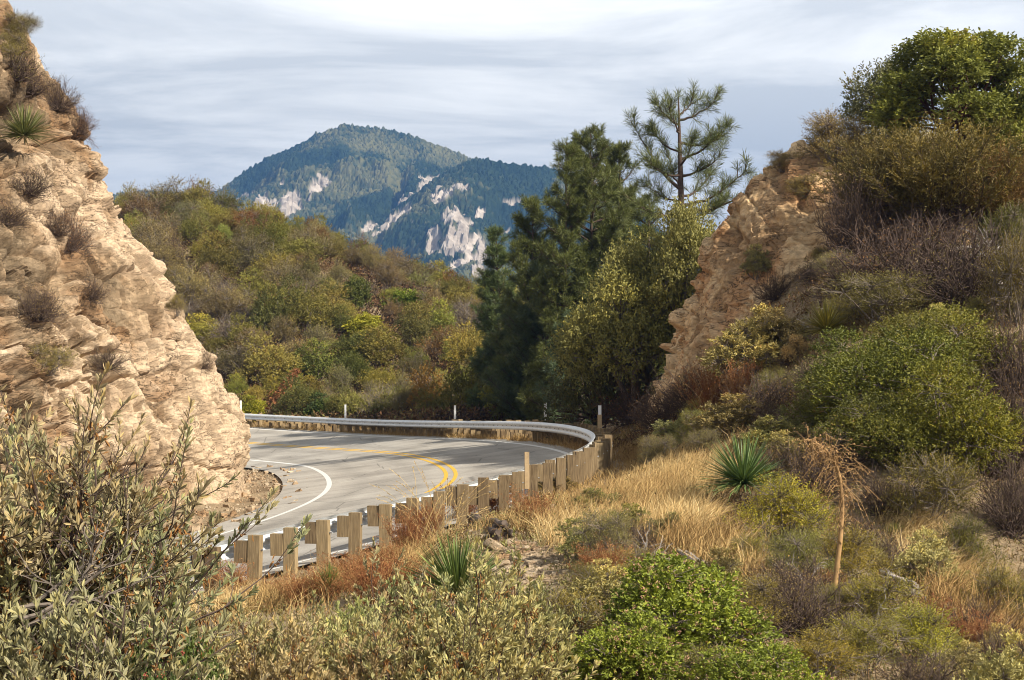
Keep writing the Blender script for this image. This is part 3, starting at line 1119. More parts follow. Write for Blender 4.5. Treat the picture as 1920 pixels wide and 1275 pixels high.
MAT_WEED = m.m
m = M('rusty_weeds', 0.9, 0.1)
m.color(m.ramp(m.attr(), [(0.0, (0.13, 0.045, 0.022)), (0.5, (0.27, 0.115, 0.045)), (1.0, (0.42, 0.27, 0.12))]))
MAT_RUSTW = m.m


# ------------------------------------------------------------------ plant builders (unit width and height about 1)
def lobes_of(rng, n, flat=0.75, r0=.15, r1=.25, low=0.12):
    cs, rs = [], []
    for i in range(n):
        d = rdir(rng, 1, .35)[0]
        k = rng.uniform(.45, 1.0)
        r = rng.uniform(r0, r1)
        c = np.array([d[0] * (.5 - r * .9) * k, d[1] * (.5 - r * .9) * k, 0])
        c[2] = low + r * .5 + abs(d[2]) * (flat - r - low) * k
        cs.append(c); rs.append(r)
    return np.array(cs), np.array(rs)


def stems(mb, rng, cs, rad, mat=1, sides=4, base=.05, tint=None):
    for c in cs:
        b = np.array([*rng.normal(0, base, 2), -.03])
        mid = b * .5 + c * .5 + rng.normal(0, .05, 3) - [0, 0, .04]
        t = np.linspace(0, 1, 6)[:, None]
        pts = (1 - t) ** 2 * b + 2 * t * (1 - t) * mid + t * t * c
        tube(mb, pts, rad * np.linspace(1, .35, 6), sides, tint, mat)


def shrub(seed, lobes=14, sprigs=900, per=8, leaf=.030, lw=.4, flat=.75, spr=.10, up=.4, r0=.14, r1=.25, kind='diamond', twigs=0, tw=.0022, fold=.25, stemr=.010, hollow=.72, low=.10, out=1.0, extra=None):
    rng = np.random.default_rng(seed)
    mb = MB()
    cs, rs = lobes_of(rng, lobes, flat, r0, r1, low)
    li = rng.choice(lobes, sprigs, p=rs ** 2 / (rs ** 2).sum())
    d = rdir(rng, sprigs, .25)
    p0 = cs[li] + d * rs[li][:, None] * rng.uniform(hollow, 1.0, (sprigs, 1)) * [1, 1, .9]
    ok = p0[:, 2] > .015
    p0, d, li = p0[ok], d[ok], li[ok]
    n = len(p0)
    ax = nrm(d * out + [0, 0, up] + rng.normal(0, .3, (n, 3)))
    ln = spr * rng.uniform(.5, 1.5, n)
    k = np.linspace(0, 1, per)
    pos = (p0[:, None] + ax[:, None] * (ln[:, None] * k[None])[..., None]).reshape(-1, 3)
    dr = nrm(np.repeat(ax, per, 0) * .8 + rdir(rng, n * per) * .9)
    lobe_t = rng.normal(0, .17, lobes)[li]
    tint = np.clip(np.repeat(.42 + lobe_t + rng.normal(0, .10, n), per) + rng.normal(0, .13, n * per), 0, 1)
    leaves(mb, pos, dr, leaf * rng.uniform(.6, 1.3, n * per), leaf * lw * rng.uniform(.7, 1.3, n * per), tint, rng, fold, kind, 0)
    stems(mb, rng, cs, stemr, 1)
    for a in range(twigs):
        i = rng.integers(len(p0))
        c = cs[li[i]]
        e = p0[i] + ax[i] * ln[i]
        tube(mb, [c, (c + e) / 2 + rng.normal(0, .02, 3), e], [tw * 1.6, tw * 1.2, tw * .7], 3, None, 1)
    if extra:
        nn, size, mi = extra
        i = rng.integers(0, len(p0), nn)
        c = p0[i] + ax[i] * (ln[i] * 1.02)[:, None]
        m_ = 9
        pp = np.repeat(c, m_, 0) + rng.normal(0, size * .45, (nn * m_, 3))
        leaves(mb, pp, rdir(rng, nn * m_, .3), size * .8, size * .45, np.full(nn * m_, .5), rng, .3, 'diamond', mi)
    return mb


def bare_shrub(seed, n=110, leafn=0, leaf=.02, r=.0045, curl=.22):
    rng = np.random.default_rng(seed)
    mb = MB()
    ends = []
    for i in range(n):
        d = rdir(rng, 1, .65)[0]
        d[2] = abs(d[2])
        L = rng.uniform(.35, .62)
        p = np.array([*rng.normal(0, .07, 2), 0.0]); pts = [p]
        for k in range(6):
            d = nrm(d + rng.normal(0, curl, 3) + [0, 0, .05])
            p = p + d * L / 6; pts.append(p)
            if k >= 2:
                for q in range(2):
                    e = nrm(d + rng.normal(0, .6, 3) + [0, 0, .15])
                    l2 = rng.uniform(.08, .2)
                    e2 = p + e * l2 * .5 + rng.normal(0, .01, 3)
                    e3 = e2 + nrm(e + rng.normal(0, .4, 3)) * l2 * .5
                    tube(mb, [p, e2, e3], [r * .6, r * .45, r * .3], 3, None, 1)
                    ends += [e2, e3]
        tube(mb, pts, np.linspace(r * 1.6, r * .5, 7), 4, None, 1)
        ends.append(p)
    if leafn:
        ends = np.array(ends)
        i = rng.integers(0, len(ends), leafn)
        leaves(mb, ends[i] + rng.normal(0, .015, (leafn, 3)), rdir(rng, leafn, .3), leaf * rng.uniform(.6, 1.3, leafn), leaf * .4, np.clip(rng.normal(.45, .2, leafn), 0, 1), rng)
    return mb


def plume(seed, n=150, leaf=.028):
    """upright feathery sprays"""
    rng = np.random.default_rng(seed)
    mb = MB()
    for i in range(n):
        a = rng.uniform(0, 6.283); k = rng.uniform(0, 1) ** .6
        d = nrm(np.array([math.cos(a) * k * .85, math.sin(a) * k * .85, 1.0 - .45 * k]))
        L = rng.uniform(.6, 1.0) * (.95 - .15 * k)
        p = np.array([*rng.normal(0, .05, 2), 0.0]); pts = [p]
        for s in range(7):
            d = nrm(d + rng.normal(0, .10, 3) + [0, 0, .03])
            p = p + d * L / 7; pts.append(p)
        pts = np.array(pts)
        tube(mb, pts, np.linspace(.006, .0015, 8), 3, None, 1)
        tone = np.clip(rng.normal(.45, .2), .1, .9)
        for s in range(3, 8):
            m_ = 6
            dd = nrm((pts[s] - pts[s - 1])[None] * 8 + rng.normal(0, .45, (m_, 3)))
            ll = rng.uniform(.06, .15, m_)
            q = np.linspace(.1, 1, 7)
            pos = (pts[s][None, None] + dd[:, None] * (ll[:, None] * q[None])[..., None]).reshape(-1, 3)
            dr = nrm(np.repeat(dd, 7, 0) + rng.normal(0, .35, (m_ * 7, 3)))
            leaves(mb, pos, dr, leaf * rng.uniform(.7, 1.2, len(pos)), leaf * .32, np.clip(tone + rng.normal(0, .12, len(pos)) + .1 * (s == 7), 0, .92), rng)
    return mb


def yucca(seed, n=330, w=.016, elev0=-.14, droop=.08, spread=1.0):
    rng = np.random.default_rng(seed)
    mb = MB()
    z = rng.uniform(math.sin(elev0), 1.0, n)
    a = rng.uniform(0, 6.283, n)
    h = np.sqrt(1 - z * z) * spread
    d = nrm(np.stack([h * np.cos(a), h * np.sin(a), z], 1))
    L = .5 * rng.uniform(.82, 1.06, n)
    o = np.array([0, 0, .06])
    up = np.array([0, 0, 1.0])
    s = nrm(np.cross(d, up + rng.normal(0, .15, (n, 3))))
    u = np.cross(s, d)
    t = np.array([0, .12, .45, .8, 1.0])
    wd = np.array([.7, 1.0, .95, .55, .04]) * w
    dead = (z < -.12) & (rng.random(n) < .6)
    tone = np.where(dead, .97, np.clip(rng.normal(.45, .2, n), 0, .9))
    V = []
    for k in range(5):
        dr = -(droop + .1 * rng.random(n)) * t[k] ** 2.2 * L * (1 - z.clip(0, 1)) - dead * t[k] ** 1.5 * L * .45
        c = o + d * (L * t[k])[:, None] + up * dr[:, None]
        V += [c - s * wd[k] * .5, c - u * wd[k] * .22, c + s * wd[k] * .5]
    V = np.stack(V, 1)
    F = []
    for k in range(4):
        b = k * 3
        F += [[b, b + 1, b + 4, b + 3], [b + 1, b + 2, b + 5, b + 4]]
    F = (np.arange(n)[:, None, None] * 15 + np.array(F)[None]).reshape(-1, 4)
    # edges of the blades are paler than the middle
    tn = np.repeat(tone[:, None], 15, 1)
    mb.add(V.reshape(-1, 3), F, np.clip(tn, 0, 1).ravel())
    return mb


def grow(rng, mb, p, d, L, r, lvl, tips, up=.12, wob=.16, nseg=6, kids=3, shrink=.62, ang_=.7, sides=5, mat=1):
    pts = [p]; dirs = [d]
    for k in range(nseg):
        d = nrm(d + rng.normal(0, wob, 3) + [0, 0, up])
        p = p + d * L / nseg
        pts.append(p); dirs.append(d)
    tube(mb, pts, np.linspace(r, r * .5, nseg + 1), sides if r > .006 else 3, None, mat)
    if lvl == 0:
        tips.append((pts, dirs)); return
    for i in range(kids):
        k = rng.integers(max(1, nseg // 3), nseg + 1)
        e = nrm(dirs[k] + rng.normal(0, ang_, 3) * [1, 1, .7])
        grow(rng, mb, pts[k], e, L * shrink * rng.uniform(.7, 1.2), r * .55, lvl - 1, tips, up, wob, max(4, nseg - 1), kids, shrink, ang_, sides, mat)
    grow(rng, mb, pts[-1], d, L * shrink, r * .5, 0, tips, up, wob, max(4, nseg - 1), kids, shrink, ang_, sides, mat)


def yerba(seed, n_main=7, lean=(0, 0), L=.55, leaf=.062, rosette=26, deadf=.5, lvl=2, kids=3, r=.011, up=.13, bare=.75):
    """broad lance-shaped woolly leaves crowded at the twig ends, dead brown leaves hanging below (metres)"""
    rng = np.random.default_rng(seed)
    mb = MB(); dead = MB(); tips = []
    for i in range(n_main):
        a = rng.uniform(0, 6.283)
        d = nrm(np.array([math.cos(a) * .75 + lean[0], math.sin(a) * .75 + lean[1], rng.uniform(.35, 1.0)]))
        grow(rng, mb, np.array([*rng.normal(0, .05, 2), 0.0]), d, L * rng.uniform(.7, 1.2), r, lvl, tips, up, .15, 6, kids)
    dead.add(np.zeros((3, 3)), [[0, 1, 2]])
    for pts, dirs in tips:
        pts, dirs = np.array(pts), np.array(dirs)
        n = rosette + rng.integers(-4, 5)
        k = 1 - rng.random(n) ** 1.3 * bare
        x = k * (len(pts) - 1); i0_ = np.minimum(x.astype(int), len(pts) - 2); f = (x - i0_)[:, None]
        pos = pts[i0_] * (1 - f) + pts[i0_ + 1] * f
        ax = dirs[i0_]
        sp = (0.25 + 1.0 * (1 - k))[:, None]
        d = nrm(ax * .9 + rdir(rng, n) * (.35 + sp) + [0, 0, .25])
        ll = leaf * rng.uniform(.6, 1.15, n)
        tone = np.clip(rng.normal(.42, .16, n) + .15 * (k > .9), 0, .92)
        leaves(mb, pos, d, ll, ll * .27, tone, rng, .18, 'lance', 0)
        if rng.random() < deadf:
            m_ = rng.integers(5, 12)
            j = max(0, len(pts) - 4)
            pos = pts[j] + rng.normal(0, .018, (m_, 3))
            leaves(dead, pos, nrm(rng.normal(0, .5, (m_, 3)) + [0, 0, -.8]), leaf * rng.uniform(.5, .9, m_), leaf * .22, np.full(m_, .5), rng, .5, 'lance', 0)
    return mb, dead


def weed(seed, n=60, heads=True, spread=.45, r=.0045):
    """thin dry stalks with small seed heads, unit height"""
    rng = np.random.default_rng(seed)
    mb = MB()
    for i in range(n):
        a = rng.uniform(0, 6.283); k = rng.random() ** .7 * spread
        d = nrm(np.array([math.cos(a) * k, math.sin(a) * k, 1]))
        p = np.array([rng.normal(0, .1), rng.normal(0, .1), 0]); L = rng.uniform(.5, 1.0)
        t = np.clip(rng.normal(.45, .22), 0, 1)
        pts = [p]
        for s in range(4):
            d = nrm(d + rng.normal(0, .1, 3)); p = p + d * L / 4; pts.append(p)
            if s >= 1:
                for q in range(2):
                    e = p + nrm(d + rng.normal(0, .5, 3)) * rng.uniform(.06, .16)
                    tube(mb, [p, e], [r * .6, r * .4], 3, t)
                    if heads:
                        m_ = 5
                        leaves(mb, e + rng.normal(0, .012, (m_, 3)), rdir(rng, m_), .024, .016, np.clip(t + rng.normal(0, .1, m_), 0, 1), rng)
        tube(mb, pts, np.linspace(r, r * .5, 5), 3, t)
    return mb


def pine_tuft(mb, rng, p, d, n, L, w):
    """needles fanned around the last part of a shoot"""
    k = rng.random(n)
    pos = p - d * (k * L * 1.0)[:, None]
    dr = nrm(d * (.55 + .5 * (1 - k[:, None])) + rdir(rng, n) * .85)
    tn = np.clip(.42 + rng.normal(0, .16, n) + .12 * (dr[:, 2] > .5), 0, .95)
    leaves(mb, pos, dr, L * rng.uniform(.7, 1.1, n), w, tn, rng, .1)


def pine(seed, H, Rm, whorls, needle=.27, nw=.017, per=34, trunk_r=.13, top_frac=1.0, gap=0, base_h=.0, lean=(0, 0), density=1.0, shape=.75, upsweep=.30):
    """tapered trunk, whorls of upswept limbs, needle tufts at every shoot end; sizes in metres"""
    rng = np.random.default_rng(seed)
    tr = MB(); cr = MB()
    hs = np.linspace(0, H, 14)
    wob = np.cumsum(rng.normal(0, .02, (14, 2)), 0)
    tp = np.stack([wob[:, 0] + lean[0] * hs / H, wob[:, 1] + lean[1] * hs / H, hs - .3 * (hs == 0)], 1)
    tube(tr, tp, np.linspace(trunk_r, .018, 14), 8, None, 0)
    at = lambda h: np.array([np.interp(h, hs, tp[:, 0]), np.interp(h, hs, tp[:, 1]), h])
    for w_ in range(whorls):
        f = base_h + (1 - base_h) * (w_ + rng.uniform(-.2, .2)) / whorls
        f = np.clip(f, base_h, .97)
        h = f * H
        Lw = Rm * ((1 - f) ** shape * .92 + .10)
        for b in range(max(3, int(rng.integers(4, 7) * density))):
            a = rng.uniform(0, 6.283)
            L = Lw * rng.uniform(.65, 1.12)
            d = nrm(np.array([math.cos(a), math.sin(a), rng.uniform(-.12, .25) + f * .45]))
            p = at(h); pts = [p]; n = 8
            for s in range(n):
                d = nrm(d + [0, 0, upsweep / n * 2.2] + rng.normal(0, .05, 3))
                p = p + d * L / n; pts.append(p)
            pts = np.array(pts)
            tube(tr, pts, np.linspace(.018 + .014 * L, .008, n + 1), 4, None, 0)
            pine_tuft(cr, rng, pts[-1] + d * needle * .3, d, per, needle, nw)
            ns = max(4, int(L / .085))
            for s in range(ns):
                q = rng.uniform(.30, 1.0)
                i = min(int(q * n), n - 1)
                e = nrm((pts[i + 1] - pts[i]) / np.linalg.norm(pts[i + 1] - pts[i]) + rng.normal(0, .65, 3) + [0, 0, .35])
                l2 = rng.uniform(.15, .5) * (.4 + .6 * min(L, 1.6) / 1.6)
                t2 = pts[i] + e * l2
                tube(tr, [pts[i], pts[i] + e * l2 * .5 - [0, 0, .02], t2], [.009, .008, .006], 3, None, 0)
                pine_tuft(cr, rng, t2 + e * needle * .3, e, per, needle, nw)
    pine_tuft(cr, rng, at(H) + [0, 0, .1], np.array([0, 0, 1.0]), per, needle, nw)
    return tr, cr


# ------------------------------------------------------------------ planting
PLANTED = []
REG = []        # (object, kind words, where words, px)


def put(mesh_parts, name, cat, loc, rz=0.0, scale=(1, 1, 1), color=(.1, .1, .04), label=None, group=None, kindw=None, where=None, part_color=None, tilt=(0, 0)):
    """mesh_parts: one mesh, or a dict part name -> mesh under an Empty"""
    if isinstance(mesh_parts, dict):
        o = empty(name, tuple(loc))
        for k, me in mesh_parts.items():
            c = bpy.data.objects.new(k, me)
            C.objects.link(c)
            c.parent = o
            c.color = (*color, 1)
    else:
        o = bpy.data.objects.new(name, mesh_parts)
        C.objects.link(o)
        o.location = tuple(loc)
        o.color = (*color, 1)
    o.rotation_euler = (tilt[0], tilt[1], rz)
    o.scale = scale
    tag(o, label, cat, group)
    PLANTED.append((loc[0], loc[1], scale[0] * .5))
    if kindw:
        REG.append((o, kindw, where, float(proj(np.array(loc))[0])))
    return o


def split_parts(mb, mats, names=('foliage', 'stems', 'seed_heads')):
    """one MB with material slots -> one mesh per slot, so that crown and stems are parts"""
    V, A = np.concatenate(mb.v), np.concatenate(mb.a)
    res = {}
    for mi, nm in enumerate(names):
        o = MB()
        used = [(k, np.concatenate(L)) for (k, m_), L in mb.f.items() if m_ == mi]
        if not used:
            continue
        ids = np.unique(np.concatenate([F.ravel() for _, F in used]))
        remap = np.full(len(V), -1); remap[ids] = np.arange(len(ids))
        o.v = [V[ids]]; o.a = [A[ids]]; o.n = len(ids)
        for k, F in used:
            o.f[(k, 0)] = [remap[F]]
        res[nm] = o.mesh(nm, mats[mi])
    return res

rng = np.random.default_rng(77)
# ---- prototypes
FAR = [shrub(s, 12, 800, 8, .036, .45, .8, .085, .35).mesh('shrub', [L_FINE, BARK]) for s in (1, 2, 3, 4, 5)]
FARW = [shrub(s, 16, 700, 8, .034, .36, .85, .14, .9, .10, .18, twigs=220, hollow=.5).mesh('shrub', [L_FINE, BARK]) for s in (11, 12, 13)]
FARB = [bare_shrub(s, 120, 1300, .028).mesh('shrub', [L_FINE, BARK]) for s in (21, 22, 23)]
FARG = [shrub(s, 11, 900, 9, .048, .5, .85, .07, .3, .16, .26, kind='lance').mesh('shrub', [L_GLOSS, BARK]) for s in (31, 32)]
print('far protos', round(time.time() - T0, 1))
DENSE = [split_parts(shrub(s, 20, 2400, 8, .021, .5, .75, .06, .35, .12, .21, 'lance', twigs=150), [L_GLOSS, BARK]) for s in (41, 42, 43)]
OPEN = [split_parts(shrub(s, 18, 1500, 8, .022, .38, .8, .11, .7, .10, .18, twigs=500, hollow=.45), [L_FINE, BARK]) for s in (51, 52, 53)]
TWIGGY = [split_parts(bare_shrub(s, 150, 1500, .020, .0042, .25), [L_FINE, BARK_D]) for s in (61, 62, 63)]
PLUME = [split_parts(plume(s, 170), [L_FINE, BARK_D]) for s in (71, 72)]
SAGE = [split_parts(shrub(s, 16, 800, 11, .040, .34, .8, .06, .6, .10, .17, 'lance', twigs=300, hollow=.6), [L_BROAD, BARK]) for s in (81, 82)]
BERRY = [split_parts(shrub(s, 24, 2300, 8, .024, .62, .7, .05, .5, .11, .19, 'lance', twigs=200, extra=(420, .015, 2)), [L_GLOSS, BARK, L_PINK]) for s in (91, 92)]
YUC = [yucca(s).mesh('yucca', L_BLADE) for s in (101, 102)]
YUCUP = [yucca(s, 240, .014, .25, .14, .8).mesh('yucca', L_BLADE) for s in (103, 104)]
WEEDS = [weed(s, 120, True, .55).mesh('dry_weed', MAT_RUSTW) for s in (111, 112, 113)]


def yparts(*a, **k):
    mb, dead = yerba(*a, **k)
    r = split_parts(mb, [L_BROAD, BARK_D])
    r['dead_leaves'] = dead.mesh('dead_leaves', L_DEAD)
    return r


YERBA = [yparts(s, 12, (0, 0), .55, .054, 28, .5, 2, 4) for s in (121, 122, 123)]
YERBA_TALL = [yparts(s, 13, (0, 0), .74, .049, 30, .7, 2, 5, .013, .16) for s in (127, 128)]
YERBA_LEAN = [yparts(s, 8, (1.0, .1), .92, .048, 36, .8, 2, 4, .012, .11, .5) for s in (125, 126)]
print('near protos', round(time.time() - T0, 1))

OLIVE, YOLIVE, DOLIVE = (.165, .150, .040), (.195, .178, .050), (.105, .105, .034)
GREYO, RUST, BROWN = (.175, .150, .075), (.125, .076, .036), (.130, .100, .050)
GREEN, LIME, DGREEN = (.115, .150, .028), (.200, .225, .034), (.060, .085, .028)
PURP, TAN, SAGEC = (.135, .102, .080), (.28, .20, .095), (.255, .235, .120)
WORD = {OLIVE: 'olive green', YOLIVE: 'yellowish olive', DOLIVE: 'dark olive', GREYO: 'greyish olive', RUST: 'rust coloured', BROWN: 'brown',
        GREEN: 'green', LIME: 'bright green', DGREEN: 'dark green', PURP: 'purplish grey bare', TAN: 'tan', SAGEC: 'pale sage'}


def jit(c, a=.14):
    k = 1 + rng.normal(0, a)
    return tuple(np.clip(np.array(c) * k * (1 + rng.normal(0, .06, 3)) * [1.12, 1.08, .82], .005, .9))


def at_px(protos, px, py, w, h, col, name, cat, label, group=None, d=None, sink=.04, turn=None, tilt=(0, 0), hk=1.0, unit_h=.8):
    """plant whose foot shows at photo pixel (px, py), w x h photo pixels large"""
    if d is None:
        p = hit(px, py)
        if p is None:
            print('no ground at', px, py, label); return None
    else:
        q = P(px, py, d); p = drop(q[0], q[1])
    k = p[1] / FPX
    p = p - [0, 0, sink * h * k]
    me = protos[rng.integers(len(protos))]
    return put(me, name, cat, p, rng.uniform(0, 6.28) if turn is None else turn, (w * k, w * k, h * k / unit_h), tuple(np.array(jit(col, .06)) * [1.32, 1.22, 1.05]), label, group, tilt=tilt)


# ---- chaparral hillside beyond the bend
SPECIAL = [  # foot px, foot py, width, height, colour, protos, label
    (320, 400, 120, 62, BROWN, FARW, 'large rusty brown shrub on the skyline at the top end of the chaparral hill'),
    (410, 412, 100, 58, DOLIVE, FARW, 'round dark shrub on the skyline above the pale granite of the mountain'),
    (590, 478, 66, 66, RUST, FAR, 'rust red shrub standing alone on the crest below the mountain'),
    (470, 448, 110, 50, RUST, FARW, 'broad rust red shrub just under the crest'),
    (697, 650, 112, 66, LIME, FARG, 'bright lime green round shrub in the middle of the chaparral hillside'),
    (672, 585, 70, 72, DGREEN, FARG, 'dark glossy green shrub with upright leaves above the lime green one'),
    (760, 590, 110, 50, GREEN, FARG, 'low dark green shrub beside the glossy upright one'),
    (440, 640, 130, 70, PURP, FARB, 'large bare purplish grey shrub low beside the cliff edge'),
    (520, 540, 100, 78, YOLIVE, FAR, 'rounded yellowish olive shrub standing proud halfway up the hillside'),
    (800, 790, 110, 92, (.17, .105, .03), FAR, 'orange topped rounded shrub close behind the far guardrail'),
    (880, 790, 130, 120, (.10, .10, .025), FAR, 'tall green shrub between the orange topped one and the pines'),
    (945, 792, 90, 80, GREEN, FARG, 'pale stemmed green shrub at the foot of the pines'),
    (715, 788, 112, 92, (.20, .185, .085), FARB, 'pale wispy grey green bush behind the far guardrail'),
    (470, 790, 60, 45, LIME, FARG, 'small bright green shrub just behind the rail beside the cliff'),
    (850, 560, 80, 50, RUST, FAR, 'rust brown shrub at the right end of the hill crest by the pines'),
    (900, 620, 90, 60, BROWN, FARW, 'brown shrub in front of the lowest part of the crest'),
]
for px, py, w, h, c_, pr, lb in SPECIAL:
    at_px(pr, px, py, w, h, c_, 'chaparral_shrub', 'shrub', lb)
MIXW = [(OLIVE, FAR, .26), (YOLIVE, FAR, .16), (DOLIVE, FAR, .13), (GREYO, FARW, .13), (RUST, FARW, .035), (BROWN, FARW, .09), (PURP, FARB, .09), (DGREEN, FARG, .03), (OLIVE, FARW, .04)]
cum = np.cumsum([m_[2] for m_ in MIXW]); cum /= cum[-1]
pts = [tuple(hit(s[0], s[1])[:2]) for s in SPECIAL if hit(s[0], s[1]) is not None]
cand = []
for t in range(9000):
    y = rng.uniform(84, 150); px = rng.uniform(130, 1190)
    cand.append(((px - 960) / FPX * y, y))
cand = np.array(cand)
dmin = np.sqrt(((cand[:, None] - ROADXY[None]) ** 2).sum(-1)).min(1)
cz = height(cand[:, 0], cand[:, 1])
count = 0
for (x, y), dm, z in zip(cand, dmin, cz):
    if dm < 7.0:
        continue
    px, py = proj(np.array([x, y, z]))
    if px > 1000 and y < 90:
        continue
    sz = rng.uniform(2.4, 4.3)
    if py > 740:
        sz *= .62
    if y > 128:
        sz *= .8
    if any((x - a) ** 2 + (y - b) ** 2 < (1.55 if py < 740 else 1.1) ** 2 for a, b in pts):
        continue
    # what is behind the crest is not in the photo
    if y > 100:
        hq = hit(px, py - 22)
        if hq is not None and hq[1] < y - 7:
            continue
    pts.append((x, y))
    nz = vnoise(np.array([[x * .11, y * .11, 3.0]]), 400)[0]
    i = int(np.searchsorted(cum, np.clip(rng.random() * .75 + .25 * (nz * .5 + .5), 0, .999)))
    c_, pr, _ = MIXW[i]
    where = ('along the crest of the chaparral hill' if y > 123 else 'high on the chaparral hillside' if y > 115 else 'halfway up the chaparral hillside' if y > 106.5
             else 'low on the chaparral hillside' if y > 99 else 'behind the far guardrail')
    put(pr[rng.integers(len(pr))], 'chaparral_shrub', 'shrub', (x, y, z - .12), rng.uniform(0, 6.28), (sz * rng.uniform(.75, 1.3), sz * rng.uniform(.75, 1.3), sz * rng.uniform(.6, 1.15)), tuple(np.array(jit(c_)) * 1.18), None, 'shrubs of the chaparral hill',
        WORD[c_] + ' shrub', where)
    count += 1
    if count >= 285:
        break
print('hill shrubs', count, round(time.time() - T0, 1))

# ---- pines behind the bend
PINEC = (.100, .115, .028)


def pine_at(seed, px, d, top_py, width, label, color=PINEC, **k):
    q = P(px, 740, d); b = drop(q[0], q[1])
    top = P(px, top_py, d)[2]
    H = top - b[2]
    tr, cr = pine(seed, H, width * d / FPX / 2, **k)
    o = empty('pine_tree', tuple(b - [0, 0, .1]))
    tr.build('trunk', BARK_D, o, smooth_=True)
    cr.build('crown', L_NEEDLE, o, color=color)
    tag(o, label, 'pine tree', 'pines beyond the bend')
    return o, H


pine_at(201, 1108, 74, 243, 260, 'tallest dense dark pine with several leaders behind the bend', whorls=32, per=36, shape=.6)
pine_at(202, 1160, 77, 268, 230, 'dense pine close beside the tallest one, seen through the open pine', whorls=30, per=36, shape=.6)
pine_at(203, 1062, 73, 262, 190, 'slim pine leaning on the mountain side of the tallest one', whorls=30, per=34, shape=.6)
pine_at(204, 1005, 79, 372, 230, 'mid height pine on the mountain side of the group', whorls=26, per=42, shape=.75, lean=(-.25, 0))
pine_at(205, 938, 84, 425, 160, 'low outermost pine in front of the mountain granite', whorls=23, per=40, shape=.8, color=(.085, .115, .036), lean=(-.15, 0))
pine_at(206, 1025, 77, 500, 290, 'short dark pine filling the foot of the group', whorls=15, per=34, shape=.65, color=(.065, .085, .030))
pine_at(207, 1215, 72, 360, 170, 'pine with pale needles between the group and the open pine', whorls=20, per=32, shape=.65)
pine_at(208, 1090, 68, 585, 200, 'young bluish green pine low beside the olive tree', whorls=12, per=36, shape=.6, color=(.085, .12, .06))
pine_at(209, 960, 82, 560, 150, 'small dark pine beside the tall green shrub', whorls=13, per=30, shape=.7, color=(.065, .085, .030))

# the open pine: limbs as they stand in the photo
d0 = 58.0
q = P(1277, 600, d0); b0 = drop(q[0], q[1])
rg = np.random.default_rng(300)
tr, cr = MB(), MB()
top = P(1272, 182, d0)
tp = np.array([b0 - [0, 0, .3], P(1279, 480, d0), P(1278, 400, d0), P(1276, 320, d0), P(1274, 250, d0), top])
tube(tr, tp - b0, [.16, .13, .115, .085, .055, .02], 9)
pine_tuft(cr, rg, top + [0, 0, .12] - b0, np.array([0, 0, 1.0]), 70, .36, .014)
LIMBS = [(1276, 355, 1192, 240, .2), (1275, 300, 1362, 238, -.3), (1274, 225, 1338, 190, .1), (1274, 235, 1232, 196, -.1), (1277, 385, 1398, 322, .1), (1277, 398, 1424, 345, -.5),
         (1275, 268, 1346, 258, .7), (1275, 285, 1226, 250, .6), (1276, 330, 1348, 296, -.7), (1276, 330, 1218, 305, -.8), (1277, 372, 1330, 330, .9), (1277, 375, 1215, 350, .9), (1274, 215, 1300, 186, .5),
         (1275, 250, 1255, 205, -.6), (1278, 410, 1350, 378, .9), (1278, 405, 1190, 380, -.6), (1276, 310, 1300, 262, -1.0), (1277, 350, 1255, 300, 1.0)]
for ax_, ay_, bx_, by_, dep in LIMBS:
    a = P(ax_, ay_, d0); e = P(bx_, by_, d0 + dep)
    mid = a * .5 + e * .5 - [0, 0, .20 * np.linalg.norm(e - a)]
    t = np.linspace(0, 1, 9)[:, None]
    pts_ = (1 - t) ** 2 * a + 2 * t * (1 - t) * mid + t * t * e
    pts_[1:-1] += rg.normal(0, .02, (7, 3))
    L = np.linalg.norm(e - a)
    tube(tr, pts_ - b0, np.linspace(.028 + .016 * L, .010, 9), 5)
    d = nrm(pts_[-1] - pts_[-2])
    pine_tuft(cr, rg, pts_[-1] + d * .1 - b0, d, 64, .34, .013)
    for s in range(int(6 + L * 8)):
        i = rg.integers(3, 9)
        dd = nrm(nrm(pts_[i] - pts_[i - 1]) + rg.normal(0, .6, 3) + [0, 0, .5])
        l2 = rg.uniform(.15, .5)
        t2 = pts_[i] + dd * l2
        tube(tr, [pts_[i] - b0, t2 - b0], [.012, .008], 3)
        pine_tuft(cr, rg, t2 + dd * .08 - b0, dd, 46, .34, .013)
o = empty('pine_tree', tuple(b0))
tr.build('trunk', BARK_D, o, smooth_=True)
cr.build('crown', L_NEEDLE, o, color=(.115, .135, .042))
tag(o, 'tall open pine with bare upswept limbs standing against the sky behind the rock face', 'pine tree', 'pines beyond the bend')
print('pines', round(time.time() - T0, 1))


